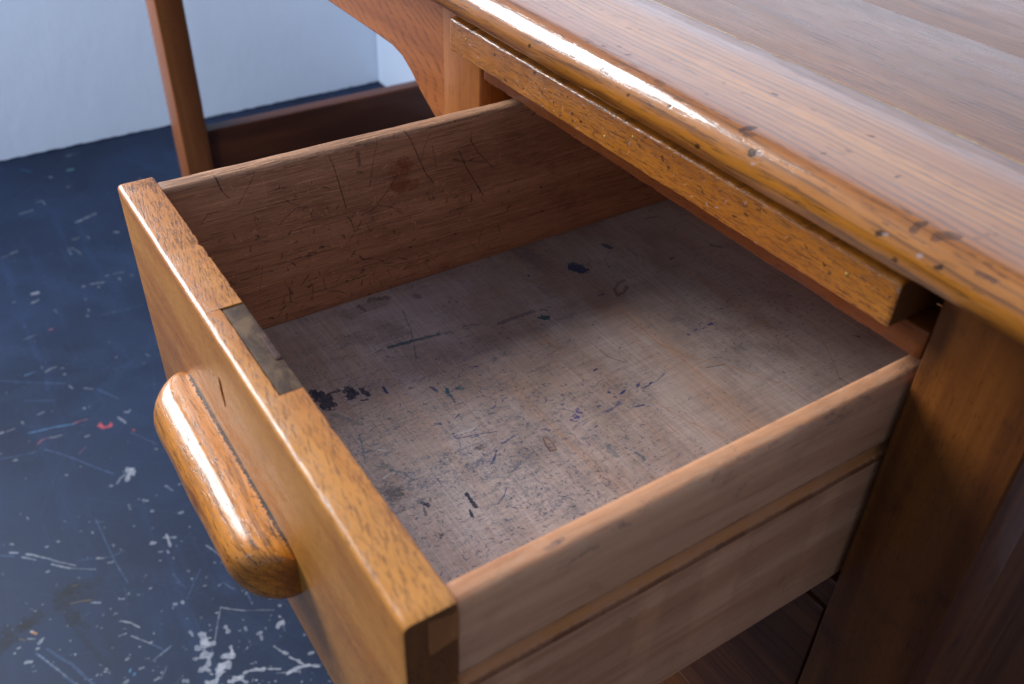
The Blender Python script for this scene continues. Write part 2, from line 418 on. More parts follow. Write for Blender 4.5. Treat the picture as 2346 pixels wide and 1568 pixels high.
FLOOR = [
('chip',4,0.35,[(-16607,-1282),(-16604,-1176),(-16577,-967)]),
('chip',7,0.6,[(-16610,-1188),(-16597,-1165)]),
('mint',10,0.8,[(-15925,-1341),(-15909,-1266)]),
('blue',9,0.5,[(-16458,-2173),(-16230,-2012)]),
('chip',8,0.7,[(-15794,-1717),(-15751,-1688)]),
('chip',7,0.4,[(-15197,-1528),(-15188,-1479)]),
('chip',4,0.45,[(-14857,-2157),(-14874,-2081),(-14783,-2050),(-14669,-2061)]),
('chip',6,0.4,[(-14539,-2529),(-14545,-2410),(-14562,-2287)]),
('chip',7,0.55,[(-13688,-1683),(-13763,-1497),(-13839,-1308)]),
('chip',7,0.6,[(-12971,-1186),(-12934,-1123)]),
('chip',5,0.35,[(-13086,-1903),(-13088,-1797)]),
('chip',5,0.3,[(-13052,-1641),(-12962,-1627)]),
('chip',4,0.3,[(-12855,-2035),(-12572,-2041)]),
('chip',4,0.35,[(-12796,-1979),(-12656,-1919),(-12478,-1881)]),
('chip',6,0.45,[(-13131,-2946),(-13171,-2839)]),
('chip',4,0.35,[(-13071,-3088),(-13090,-3008)]),
('chip',5,0.5,[(-11431,-1982),(-11415,-1876),(-11379,-1775)]),
('chip',6,0.5,[(-11301,-1882),(-11261,-1870)]),
('chip',5,0.5,[(-11419,-2105),(-11435,-2069)]),
('chip',5,0.45,[(-11392,-1515),(-11339,-1507)]),
('chip',5,0.4,[(-11564,-1684),(-11568,-1649)]),
('chip',5,0.45,[(-11377,-1327),(-11354,-1288)]),
('chip',4,0.35,[(-11558,-1551),(-11540,-1397)]),
('chip',11,0.8,[(-11626,-2873),(-11623,-2800)]),
('chip',6,0.6,[(-11359,-2925),(-11389,-2825)]),
('chip',5,0.4,[(-11531,-3192),(-11520,-3173)]),
('chip',4,0.35,[(-11032,-2164),(-11001,-2150)]),
('chip',4,0.4,[(-10712,-2186),(-10651,-2194)]),
('chip',5,0.4,[(-10532,-2250),(-10506,-2241)]),
('chip',3,0.3,[(-10973,-2661),(-10854,-2645)]),
('pink',5,0.6,[(-10437,-2845),(-10436,-2815)]),
('chip',3,0.35,[(-10378,-3244),(-10410,-3061)]),
('scr',3,0.5,[(-10436,-2053),(-10395,-1766),(-10386,-1379)]),
('chip',4,0.5,[(-9029,-1721),(-8969,-1697)]),
('chip',5,0.5,[(-9374,-3127),(-9403,-3052),(-9416,-2972)]),
('ltblue',5,0.4,[(-9436,-3411),(-9460,-3270)]),
('chip',5,0.6,[(-9169,-2901),(-9159,-2885)]),
('chip',4,0.5,[(-9508,-3161),(-9500,-3147)]),
('scr',4,0.5,[(-9496,-3745),(-9302,-3482),(-9103,-3190),(-8936,-2937)]),
('scr',4,0.4,[(-8826,-3527),(-8623,-3170)]),
('chip',4,0.5,[(-8857,-2901),(-8752,-2871)]),
('chip',4,0.4,[(-8676,-2721),(-8607,-2630)]),
('scr',3,0.6,[(-8554,-2566),(-8382,-2471),(-8172,-2356)]),
('chip',5,0.7,[(-8227,-2834),(-8197,-2829)]),
('chip',5,0.5,[(-8419,-3417),(-8439,-3348)]),
('chip',4,0.5,[(-8377,-3655),(-8335,-3641)]),
('chip',5,0.7,[(-7771,-2468),(-7691,-2437),(-7610,-2414)]),
('chip',5,0.5,[(-7844,-2359),(-7808,-2323),(-7839,-2284)]),
('ltblue',3,0.8,[(-8084,-3611),(-8048,-3434),(-8025,-3268),(-7950,-3038)]),
('pink',4,0.5,[(-7969,-3026),(-7973,-2945),(-7957,-2853)]),
('redp',8,0.85,[(-7729,-2739),(-7672,-2709),(-7641,-2658),(-7648,-2605)]),
('redp',6,0.8,[(-7782,-2719),(-7718,-2720)]),
('redp',6,0.8,[(-7720,-2594),(-7670,-2599)]),
('redp',3.4,0.8,[(-7410,-2363),(-7376,-2350)]),
('pink',3,0.55,[(-7789,-3550),(-7844,-3497),(-7848,-3433),(-7836,-3379)]),
('chip',4,0.5,[(-7839,-3392),(-7809,-3314),(-7805,-3236)]),
('chip',8,0.6,[(-8290,-3937),(-8290,-3917)]),
('chip',4,0.5,[(-8275,-3870),(-8279,-3772)]),
('chip',5,0.5,[(-7605,-2959),(-7600,-2909)]),
('pink',3,0.3,[(-7302,-3115),(-7386,-3010)]),
('scr',4,0.5,[(-7630,-3492),(-7437,-3337),(-7225,-3188),(-6909,-2984),(-6668,-2820)]),
('scr',4,0.4,[(-7748,-4044),(-7690,-3851),(-7646,-3599)]),
('chip',6,0.5,[(-7619,-3892),(-7603,-3854)]),
('chip',16,0.9,[(-6646,-2650),(-6614,-2616),(-6562,-2609)]),
('chip',7,0.9,[(-6627,-2599),(-6638,-2560)]),
('chip',9,0.9,[(-6545,-2656),(-6472,-2690)]),
('chip',4,0.6,[(-6600,-2670),(-6534,-2771),(-6467,-2831)]),
('chip',5,0.5,[(-6468,-2907),(-6461,-2888)]),
('chip',4,0.5,[(-6979,-3365),(-6969,-3350)]),
('chip',5,0.6,[(-6855,-2202),(-6844,-2195)]),
('chip',4,0.5,[(-6094,-2297),(-6004,-2261),(-5961,-2246)]),
('chip',4,0.6,[(-6022,-2142),(-6024,-2127)]),
('chip',5,0.6,[(-5997,-2613),(-5953,-2577)]),
('chip',5,0.65,[(-5745,-2575),(-5727,-2563)]),
('chip',7,0.6,[(-5527,-2289),(-5525,-2262)]),
('scr',3,0.5,[(-7370,-2404),(-7175,-2294),(-6947,-2168)]),
('chip',4,0.3,[(-6004,-2802),(-5919,-2805)]),
('chip',3.4,0.8,[(-5970,-4237),(-5919,-4161)]),
('chip',4,0.85,[(-5839,-4068),(-5790,-4003),(-5735,-3964)]),
('chip',3,0.7,[(-5735,-3964),(-5636,-3867),(-5519,-3775),(-5466,-3719)]),
('chip',2.6,0.7,[(-5466,-3719),(-5352,-3611)]),
('chip',2.6,0.7,[(-5824,-4129),(-5685,-3990)]),
('chip',3,0.8,[(-5521,-3849),(-5427,-3761),(-5346,-3679)]),
('chip',2,0.5,[(-5346,-3679),(-5183,-3448)]),
('scr',2,0.8,[(-5984,-4347),(-5881,-4201)]),
('chip',4,0.7,[(-5333,-3364),(-5290,-3300)]),
('scr',2,0.7,[(-5409,-3564),(-5358,-3406)]),
('scr',2,0.6,[(-5297,-3298),(-5262,-3207),(-5274,-3047)]),
('scr',2,0.7,[(-5987,-3219),(-5591,-3210),(-5180,-3194),(-4769,-3148)]),
('chip',4,0.5,[(-5183,-3261),(-5176,-3220)]),
('chip',7,0.8,[(-5221,-2735),(-5205,-2709)]),
('chip',6,0.85,[(-5257,-2535),(-5178,-2541),(-5064,-2554)]),
('chip',4,0.7,[(-5229,-2580),(-5158,-2456)]),
('chip',3,0.7,[(-5033,-2701),(-5015,-2662)]),
('chip',4,0.7,[(-5000,-2604),(-4962,-2606)]),
('chip',2,0.8,[(-4829,-2175),(-4718,-2125),(-4572,-2074)]),
('scr',2,0.6,[(-4617,-2658),(-4355,-2601)]),
('scr',2,0.6,[(-4508,-2358),(-4322,-2507),(-4173,-2624)]),
('scr',2,0.8,[(-4165,-2011),(-3956,-1997),(-3693,-2006)]),
('stain',26,0.8,[(-4998,-3854),(-5007,-3771)]),
('stain',30,0.75,[(-4884,-3847),(-4930,-3804)]),
('stain',26,0.7,[(-5002,-3723),(-4875,-3638),(-4771,-3548)]),
('stain',30,0.65,[(-4991,-3627),(-4976,-3482)]),
('stain',20,0.7,[(-4830,-3875),(-4653,-3818),(-4505,-3804)]),
('stain',12,0.6,[(-4627,-3776),(-4471,-3748),(-4357,-3711)]),
('stain',10,0.5,[(-4688,-3874),(-4369,-3803),(-4106,-3740),(-3727,-3616)]),
('rustp',3,0.7,[(-4809,-3783),(-4779,-3677),(-4729,-3558)]),
('rustp',3,0.5,[(-5056,-3711),(-5044,-3664)]),
('chip',3,0.7,[(-4700,-3581),(-4643,-3497)]),
('stain',28,0.9,[(-4800,-4259),(-4819,-4177)]),
('stain',22,0.9,[(-4766,-4296),(-4790,-4261)]),
('stain',24,0.85,[(-4808,-4472),(-4739,-4363)]),
('stain',22,0.9,[(-4664,-4528),(-4661,-4453)]),
('stain',18,0.9,[(-4570,-4589),(-4596,-4525)]),
('orange',5,0.9,[(-4647,-4250),(-4591,-4215)]),
('chip',5,0.9,[(-4653,-4253),(-4641,-4240)]),
('chip',6,0.8,[(-4441,-4206),(-4483,-4159)]),
('chip',5,0.7,[(-4379,-4241),(-4377,-4227)]),
('chip',6,0.8,[(-4256,-4378),(-4244,-4336)]),
('rustp',4,0.6,[(-4610,-4371),(-4565,-4334)]),
('chip',3,0.6,[(-4568,-4303),(-4525,-4235)]),
('chip',2.4,0.9,[(-4265,-3362),(-4181,-3274),(-4066,-3208)]),
('chip',2,0.8,[(-4070,-3433),(-4062,-3355)]),
('chip',2.2,0.8,[(-4001,-3315),(-3912,-3251),(-3783,-3158)]),
('scr',2,0.8,[(-3783,-3158),(-3645,-3070)]),
('scr',2,0.8,[(-3640,-2974),(-3556,-3224)]),
('chip',1.8,0.5,[(-3631,-2977),(-3549,-3194)]),
('chip',1.8,0.5,[(-3401,-3095),(-3276,-3196)]),
('chip',2,0.6,[(-3848,-2332),(-3689,-2417),(-3430,-2548)]),
('chip',2,0.75,[(-3844,-2333),(-3750,-2231),(-3651,-2110)]),
('chip',1.5,0.5,[(-3651,-2110),(-3563,-1950),(-3483,-1822)]),
('chip',13,0.95,[(-3586,-2637),(-3512,-2645)]),
('chip',16,0.95,[(-3467,-2644),(-3427,-2632)]),
('chip',10,0.95,[(-3454,-2623),(-3420,-2568)]),
('chip',10,0.9,[(-3472,-2741),(-3440,-2724)]),
('chip',15,0.95,[(-3317,-2702),(-3297,-2635)]),
('chip',9,0.95,[(-3260,-2664),(-3185,-2714),(-3157,-2788)]),
('chip',7,0.9,[(-3565,-2366),(-3511,-2371),(-3480,-2376)]),
('chip',5,0.85,[(-3272,-2419),(-3200,-2428)]),
('chip',12,0.95,[(-3189,-2515),(-3165,-2441)]),
('chip',8,0.95,[(-3218,-2422),(-3169,-2431)]),
('chip',14,0.95,[(-3083,-2602),(-3067,-2526)]),
('chip',9,0.95,[(-3079,-2579),(-2987,-2668)]),
('chip',11,0.95,[(-2861,-2566),(-2854,-2487)]),
('chip',5,0.85,[(-2871,-2481),(-2753,-2426)]),
('chip',10,0.9,[(-2969,-2771),(-2936,-2701)]),
('chip',5,0.8,[(-3132,-2732),(-3089,-2714)]),
('chip',6,0.75,[(-3336,-2802),(-3323,-2798)]),
('chip',4,0.75,[(-3706,-2740),(-3632,-2730)]),
('chip',13,0.95,[(-3261,-1840),(-3262,-1805)]),
('chip',7,0.95,[(-3284,-1804),(-3289,-1793)]),
('chip',5,0.85,[(-3272,-2097),(-3273,-2062)]),
('chip',4,0.7,[(-3227,-2079),(-3175,-2086)]),
('chip',3,0.6,[(-3421,-2264),(-3422,-2247)]),
('chip',4,0.6,[(-3433,-2191),(-3387,-2191)]),
('chip',3,0.8,[(-3024,-2004),(-2937,-1971),(-2863,-1923)]),
('chip',6,0.9,[(-2885,-1940),(-2859,-1916)]),
('chip',6,0.9,[(-2880,-2396),(-2864,-2319),(-2809,-2207)]),
('chip',4,0.8,[(-2789,-2165),(-2716,-2059)]),
('chip',7,0.95,[(-2620,-1980),(-2629,-1875),(-2595,-1770)]),
('chip',5,0.9,[(-2799,-1907),(-2714,-1857),(-2637,-1820)]),
('chip',5,0.9,[(-2595,-1770),(-2522,-1681)]),
('chip',6,0.9,[(-2612,-2001),(-2612,-1967)]),
('chip',2,0.6,[(-2687,-2104),(-2570,-1883)]),
('chip',6,0.8,[(-2727,-1704),(-2718,-1673)]),
('chip',5,0.8,[(-3513,-1747),(-3501,-1735)]),
('chip',5,0.7,[(-4168,-2771),(-4159,-2756)]),
('chip',6,0.8,[(-4154,-2690),(-4128,-2686)]),
('chip',5,0.6,[(-4564,-2490),(-4551,-2477)]),
('chip',4,0.6,[(-4519,-2175),(-4507,-2169)]),
('chip',5,0.6,[(-5427,-3918),(-5432,-3901)]),
('chip',5,0.55,[(-6107,-4201),(-6083,-4184)]),
('chip',4,0.6,[(-5834,-3846),(-5832,-3833)]),
('chip',4,0.55,[(-5856,-3706),(-5842,-3697)]),
('chip',4,0.5,[(-5790,-3311),(-5766,-3308)]),
('chip',5,0.6,[(-3722,-3438),(-3729,-3421)]),
('chip',4,0.7,[(-3720,-3656),(-3705,-3649)]),
('chip',7,0.7,[(-3305,-3242),(-3303,-3222)]),
('chip',9,0.7,[(-3123,-2991),(-3113,-2962)]),
('chip',6,0.5,[(-3438,-3537),(-3448,-3504)]),
('ltblue',4,0.7,[(-3551,-3453),(-3574,-3439)]),
('ltblue',4,0.6,[(-3491,-3423),(-3504,-3411)]),
('chip',4,0.6,[(-3529,-3350),(-3526,-3312)]),
('scr',5,0.55,[(-4322,-4260),(-3935,-4085),(-3704,-3986)]),
('scr',5,0.5,[(-4321,-4154),(-3962,-3958),(-3610,-3828)]),
('chip',2,0.5,[(-4304,-4249),(-4078,-4144),(-3848,-4044)]),
]
TOP = [
('dent',3.6,0.8,[(770,-258),(780,-240),(787,-214)]),
('dent',2,0.6,[(786,-261),(833,-256)]),
('dent',3.6,0.7,[(1746,-283),(1753,-250)]),
('dent',4.5,0.6,[(1843,-271),(1863,-242),(1888,-227)]),
('dent',3,0.35,[(138,-242),(187,-241)]),
]


def draw(mp, marks, rag=0.5, dry=0.25):
    for c, wd, al, P in marks:
        mp.stroke([(u*1e-4, v*1e-4) for u, v in P], wd, al, COL[c], rag, dry)

def scatter(mp, n, cols, spot, lens, wid, alpha, ang, seed, curve=0.0, rag=0.5, dry=0.25):
    g = np.random.default_rng(seed)
    for _ in range(n):
        u, v = spot(g)
        L = g.uniform(*lens)**1.0; t = g.normal(ang[0], ang[1]); k = g.normal(0, 1)*curve
        pts = []
        for j in range(4):
            pts.append((u, v)); u += math.cos(t)*L/3; v += math.sin(t)*L/3; t += k
        mp.stroke(pts, g.uniform(*wid), g.uniform(*alpha), COL[cols[int(g.integers(len(cols)))]], rag, dry)

# drawer bottom: ink spills, smears and pen trials
MB = Map(-0.164, 0.166, -0.24, 0.2, 0.00025, 31)
def inkspot(g):
    while True:
        if g.random() < 0.72:
            u, v = g.normal(0.03, 0.07), g.normal(-0.135, 0.07)
        else:
            u, v = g.uniform(-0.16, 0.16), g.uniform(-0.23, 0.15)
        if -0.162 < u < 0.164 and -0.237 < v < 0.19:
            return u, v
for k in range(60):     # brown and dark blotches over the bottom near the front and the far side
    g = np.random.default_rng(900+k)
    u, v = (g.normal(-0.09, 0.06), g.normal(-0.14, 0.09)) if k < 40 else (g.uniform(-0.15, 0.1), g.uniform(-0.23, -0.19))
    for j in range(6):
        du, dv = g.normal(0, 0.012), g.normal(0, 0.014)
        MB.stroke([(u+du, v+dv), (u+du+g.normal(0, 0.006), v+dv+g.uniform(0.004, 0.025))], g.uniform(4, 14), g.uniform(0.02, 0.07), COL[('brown', 'dark', 'rust')[int(g.integers(3))]], 0.9, 0.9)
for k in range(210):     # faint clouds where ink was wiped about
    g = np.random.default_rng(500+k)
    u, v = inkspot(g)
    for j in range(16):
        du, dv = g.normal(0, 0.007), g.normal(0, 0.012)
        MB.stroke([(u+du, v+dv), (u+du+g.normal(0, 0.002), v+dv+g.uniform(0.004, 0.02))], g.uniform(0.6, 3.0), g.uniform(0.04, 0.17), COL[('navy', 'slate', 'teal', 'teal')[int(g.integers(4))]], 1.0, 1.3)
scatter(MB, 3200, ('navy', 'navy', 'slate', 'dark', 'teal', 'ink'), inkspot, (0.0003, 0.0028), (0.25, 0.6), (0.3, 0.9), (1.2, 0.7), 41, 0.3, 0.8)
scatter(MB, 380, ('navy', 'navy', 'teal', 'slate'), inkspot, (0.003, 0.012), (0.2, 0.45), (0.2, 0.65), (1.1, 0.6), 42, 0.35, 0.8)
scatter(MB, 90, ('navy', 'ink', 'slate', 'teal'), inkspot, (0.0008, 0.0025), (0.5, 1.2), (0.3, 0.8), (1.3, 0.9), 43, 0.3, 1.0)
scatter(MB, 110, ('tan', 'tan', 'rust', 'brown'), lambda g: (g.uniform(-.15, .15), g.uniform(-.23, .18)), (0.02, 0.09), (0.8, 2.2), (0.06, 0.2), (0.0, 0.05), 44, 0.03, 0.8, 0.6)
scatter(MB, 16, ('dust', 'pale'), lambda g: (g.uniform(-.16, .0), g.uniform(-.23, .0)), (0.0005, 0.001), (0.4, 0.8), (0.5, 0.95), (0, 1), 45)
draw(MB, [(c, wd*0.78, min(1, al*1.1), P) for c, wd, al, P in BOTTOM], 0.6, 0.45)
IMB = MB.image('drawer_bottom_marks')

# drawer side, inner face (y, z): scribbles and scuffs
MS = Map(-0.245, 0.2, 0.53, 0.672, 0.0003, 51)
sp = lambda g: (g.uniform(-0.235, 0.19), g.uniform(0.533, 0.648))
scatter(MS, 2800, ('lite',), sp, (0.002, 0.022), (0.25, 0.5), (0.12, 0.48), (0.0, 0.03), 52, 0.0, 0.6, 0.8)
scatter(MS, 700, ('blk', 'dark'), sp, (0.002, 0.018), (0.3, 0.6), (0.1, 0.35), (0.0, 0.03), 53, 0.0, 0.6, 0.8)
scatter(MS, 240, ('lite',), lambda g: (g.normal(-0.1, 0.07), g.normal(0.6, 0.022)), (0.0006, 0.004), (0.3, 0.7), (0.25, 0.7), (0.9, 0.9), 54, 0.4, 0.8)
scatter(MS, 170, ('blk',), lambda g: (g.normal(-0.13, 0.08), g.normal(0.58, 0.028)), (0.001, 0.006), (0.4, 1.2), (0.25, 0.75), (1.1, 0.9), 55, 0.4, 0.9)
scatter(MS, 40, ('blk', 'green'), lambda g: (g.uniform(-0.22, 0.0), g.uniform(0.535, 0.56)), (0.004, 0.014), (0.4, 0.9), (0.2, 0.6), (1.2, 0.9), 56, 0.2, 0.9)
scatter(MS, 420, ('lite', 'lite', 'blk'), lambda g: (g.uniform(-0.236, 0.05), g.uniform(0.6485, 0.667)), (0.002, 0.03), (0.3, 1.2), (0.1, 0.45), (0, 0.04), 57, 0.02, 0.8, 0.9)
draw(MS, [(c, wd*0.62, al*0.85, P) for c, wd, al, P in SIDE], 0.5, 0.6)
IMS = MS.image('drawer_side_marks')

# the pull (x, distance round the bar): grain, finger wear, and the dirt packed in along its joint with the drawer
MH = Map(-0.1, 0.07, -0.034, 0.034, 0.0002, 101)
COL['h_dark'] = lin(58, 26, 14); COL['h_wear'] = lin(150, 110, 70); COL['h_grime'] = lin(26, 16, 11)
def handle_v(q, o):
    t = q.math('ARCTAN2', q.math('SUBTRACT', o[2], 0.5598), q.math('SUBTRACT', -0.2544, o[1]))
    return q.math('MULTIPLY', t, 0.02)
scatter(MH, 420, ('h_dark',), lambda g: (g.uniform(-0.09, 0.06), g.uniform(-0.03, 0.03)), (0.002, 0.012), (0.25, 0.6), (0.15, 0.6), (0, 0.04), 102, 0.02, 0.5, 0.5)
scatter(MH, 60, ('h_dark',), lambda g: (g.uniform(-0.09, 0.04), g.uniform(-0.03, 0.03)), (0.01, 0.05), (0.3, 0.9), (0.15, 0.5), (0, 0.02), 103, 0.01, 0.5, 0.6)
scatter(MH, 130, ('h_wear',), lambda g: (g.normal(-0.05, 0.03), g.normal(0.014, 0.004)), (0.0005, 0.004), (0.4, 1.4), (0.1, 0.5), (0, 0.5), 104, 0.1, 0.9, 0.9)
scatter(MH, 70, ('h_dark', 'h_grime'), lambda g: (g.uniform(-0.09, 0.06), g.uniform(-0.02, 0.028)), (0.0004, 0.0015), (0.5, 1.1), (0.3, 0.8), (0, 0.8), 105, 0.1, 0.9, 0.6)
for k in range(60):
    _a = -0.0925+0.15*k/60
    MH.stroke([(_a, 0.0256), (_a+0.006, 0.0256)], 1.8+1.8*rng.random(), 0.4+0.5*rng.random(), COL['h_grime'], 0.8, 0.5)
    MH.stroke([(_a, -0.0262), (_a+0.006, -0.0262)], 2.4, 0.6, COL['h_grime'], 0.8, 0.4)
for k in range(26):     # the dark split patch at the near end
    u, v = rng.normal(0.046, 0.004), rng.normal(0.021, 0.003)
    MH.stroke([(u, v), (u+0.005, v+rng.normal(0, 0.0006))], 0.5+1.3*rng.random(), 0.1+0.3*rng.random(), COL['h_grime'], 0.7, 0.5)
IMH = MH.image('handle_marks')

# oak flecks in the top edge of the drawer front (x, y) and in the face of the moulding strip (x, z)
MP = Map(-0.182, 0.182, -0.2574, -0.236, 0.0002, 91)
COL['fleck'] = lin(104, 60, 34); COL['fleck_dark'] = lin(58, 34, 24)
scatter(MP, 900, ('fleck', 'fleck', 'fleck_dark'), lambda g: (g.uniform(-0.18, 0.18), g.uniform(-0.257, -0.237)), (0.0015, 0.0075), (0.3, 0.75), (0.2, 0.65), (-0.16, 0.05), 92, 0.02, 0.5, 0.4)
scatter(MP, 260, ('fleck_dark',), lambda g: (-0.18+abs(g.normal(0, 0.07)), g.uniform(-0.257, -0.237)), (0.003, 0.009), (0.25, 0.5), (0.3, 0.75), (-0.16, 0.04), 93, 0.02, 0.5, 0.4)
scatter(MP, 40, ('bruise2',) if 'bruise2' in COL else ('dark',), lambda g: (g.normal(-0.172, 0.004), g.uniform(-0.256, -0.238)), (0.001, 0.004), (0.8, 2.4), (0.1, 0.35), (0, 1), 94, 0.2, 0.9, 0.6)
IMP = MP.image('front_flecks')
MQ = Map(-0.22, 0.18, 0.678, 0.7045, 0.0002, 95)
scatter(MQ, 1500, ('fleck_dark', 'fleck'), lambda g: (g.uniform(-0.215, 0.175), g.uniform(0.679, 0.704)), (0.0015, 0.009), (0.3, 0.7), (0.15, 0.6), (0.0, 0.04), 96, 0.02, 0.5, 0.4)
scatter(MQ, 46, ('fleck_dark', 'gap'), lambda g: (g.uniform(-0.215, 0.175), g.uniform(0.679, 0.704)), (0.0005, 0.002), (0.9, 2.0), (0.4, 0.9), (0.3, 0.6), 97, 0.1, 0.8)
scatter(MQ, 60, ('lite', 'dust'), lambda g: (g.uniform(-0.215, 0.175), g.uniform(0.679, 0.704)), (0.0004, 0.002), (0.5, 1.2), (0.2, 0.5), (0.2, 0.8), 98, 0.1, 0.8)
IMQ = MQ.image('strip_flecks')

# outer face of the near side (y, z): groove tinted orange with dark edge lines, bruises along the top edge
MR = Map(-0.24, 0.2, 0.5, 0.67, 0.0004, 81)
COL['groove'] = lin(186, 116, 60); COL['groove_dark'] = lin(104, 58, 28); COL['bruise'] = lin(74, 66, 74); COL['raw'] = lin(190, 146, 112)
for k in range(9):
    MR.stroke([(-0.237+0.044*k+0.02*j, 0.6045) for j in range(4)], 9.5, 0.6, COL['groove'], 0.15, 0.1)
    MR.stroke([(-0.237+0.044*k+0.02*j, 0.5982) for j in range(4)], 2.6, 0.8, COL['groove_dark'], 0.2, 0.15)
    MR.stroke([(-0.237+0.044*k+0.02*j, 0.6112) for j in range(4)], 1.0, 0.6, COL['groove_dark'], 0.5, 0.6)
scatter(MR, 260, ('raw',), lambda g: (g.uniform(-0.236, 0.0), g.uniform(0.648, 0.664)), (0.002, 0.014), (0.5, 2.0), (0.12, 0.45), (0, 0.12), 82, 0.05, 0.8, 0.8)
scatter(MR, 60, ('bruise',), lambda g: (g.uniform(-0.2, 0.08), g.uniform(0.643, 0.662)), (0.001, 0.008), (0.6, 2.4), (0.1, 0.45), (0, 0.3), 83, 0.1, 0.9, 0.9)
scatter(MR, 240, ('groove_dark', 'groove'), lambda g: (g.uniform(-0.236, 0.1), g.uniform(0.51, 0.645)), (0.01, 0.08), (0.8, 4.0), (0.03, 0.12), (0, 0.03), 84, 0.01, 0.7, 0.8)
scatter(MR, 20, ('bruise', 'groove_dark'), lambda g: (g.uniform(-0.2, 0.05), g.uniform(0.52, 0.64)), (0.001, 0.006), (1, 4), (0.1, 0.35), (0, 0.6), 85, 0.1, 0.9, 0.9)
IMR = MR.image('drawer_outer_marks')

# floor: chipped, scuffed and spotted paint
MF = Map(-1.72, 0.1, -0.9, 0.62, 0.0008, 61)
fs = lambda g: (g.uniform(-1.7, 0.0), g.uniform(-0.88, 0.6))
scatter(MF, 220, ('scr',), fs, (0.05, 0.45), (0.8, 1.8), (0.03, 0.11), (0.7, 0.9), 62, 0.12, 0.6, 0.9)
scatter(MF, 420, ('scr',), fs, (0.02, 0.12), (0.7, 1.2), (0.04, 0.15), (0.2, 1.2), 63, 0.1, 0.6, 1.0)
scatter(MF, 90, ('scr', 'blue'), fs, (0.1, 0.5), (10, 34), (0.015, 0.045), (1.0, 0.8), 64, 0.1, 0.9, 1.0)
def nearspot(g):
    return g.normal(-0.30, 0.15), g.normal(-0.31, 0.14)
scatter(MF, 420, ('chip',), fs, (0.0003, 0.002), (0.8, 1.7), (0.08, 0.4), (0, 2), 65, 0.5, 0.8)
scatter(MF, 30, ('chip',), fs, (0.001, 0.006), (1.6, 3.0), (0.2, 0.5), (0, 2), 69, 0.5, 0.9)
scatter(MF, 420, ('chip',), nearspot, (0.0003, 0.003), (0.8, 1.6), (0.15, 0.6), (0, 2), 66, 0.5, 1.0)
scatter(MF, 260, ('chip',), lambda g: (g.normal(-0.2, 0.06), g.normal(-0.25, 0.05)), (0.0005, 0.004), (0.8, 1.9), (0.35, 0.85), (0.4, 0.7), 67, 0.5, 1.2)
scatter(MF, 40, ('chip',), nearspot, (0.01, 0.04), (0.6, 1.0), (0.1, 0.3), (0.6, 1.0), 68, 0.2, 0.8, 0.9)
u_mean = lambda P: -1 if max(abs(p[0]+2000)+abs(p[1]+2500) for p in P) > 1400 else 1     # the bare patch by the drawer keeps its full chips
draw(MF, [(c, wd*0.62, al*(0.5 if c in ('redp', 'pink', 'ltblue', 'mint') else 0.62 if u_mean(P) < 0 else 0.8), P) for c, wd, al, P in FLOOR], 0.75, 0.5)
IMF = MF.image('floor_marks')

# table top (x, y): dents, pencil lines and the filled joint
MT = Map(-0.35, 0.28, -0.06, 0.4, 0.0004, 71)
tp = lambda g: (g.uniform(-0.3, 0.27), g.uniform(-0.02, 0.35))
scatter(MT, 1500, ('dent', 'dent', 'joint'), lambda g: (g.uniform(-0.34, 0.27), g.uniform(0.056, 0.39)), (0.01, 0.09), (0.3, 0.6), (0.06, 0.26), (0, 0.012), 77, 0.004, 0.6, 0.6)
scatter(MT, 260, ('dent',), tp, (0.002, 0.03), (0.4, 0.9), (0.1, 0.4), (0, 0.05), 72, 0.01, 0.6, 0.6)
scatter(MT, 60, ('dent', 'pencil'), tp, (0.003, 0.02), (0.5, 1.0), (0.15, 0.5), (0.6, 0.8), 73, 0.2, 0.6)
scatter(MT, 60, ('dent',), lambda g: (g.uniform(-0.3, 0.25), g.uniform(-0.03, 0.02)), (0.0008, 0.003), (0.8, 2.0), (0.3, 0.8), (0.4, 0.8), 74, 0.2, 0.8)
draw(MT, TOP, 0.5, 0.3)
_g = np.random.default_rng(76)
_x = -0.35
while _x < 0.28:        # the joint between the first two boards, filled with pale putty that has worn away in places
    _L = _g.uniform(0.008, 0.05)
    MT.stroke([(_x, 0.0555), (_x+_L, 0.0556)], _g.uniform(1.0, 2.6), _g.uniform(0.25, 0.7), COL['joint'], 0.7, 0.5)
    if _g.random() < 0.4: MT.stroke([(_x, 0.0549), (_x+_L, 0.0549)], 0.5, _g.uniform(0.3, 0.8), COL['gap'], 0.5, 0.6)
    _x += _L*0.8
for u, v, wd in ((-0.1301, -0.0326, 2.0), (0.0896, -0.0325, 3.0), (0.1637, -0.0363, 2.4), (0.173, -0.044, 2.4), (0.1913, -0.0368, 1.8), (-0.0472, -0.0303, 1.6), (-0.0222, -0.0319, 1.3), (-0.0136, -0.0292, 1.4), (0.0028, -0.0374, 1.6), (0.032, -0.0324, 1.2), (-0.1283, -0.0479, 1.6), (-0.0878, -0.0405, 1.8), (0.0567, -0.0432, 1.8)):
    MT.stroke([(u-0.0008, v-0.0004), (u+0.0008, v+0.0005)], wd, 0.85, COL['gap'], 0.8, 0.2)
for u, v, wd in ((0.0925, -0.0320, 1.6), (0.1655, -0.0358, 1.2), (0.0923, -0.0368, 1.4), (0.1827, -0.0366, 1.6), (-0.0866, -0.0305, 3.0)):
    MT.stroke([(u-0.0006, v), (u+0.0008, v+0.0006)], wd, 0.5, COL['dust'], 0.8, 0.3)
MT.stroke([(0.2054, -0.0317), (0.2085, -0.0313), (0.2120, -0.0312)], 2.4, 0.6, COL['dent'], 0.5, 0.3)
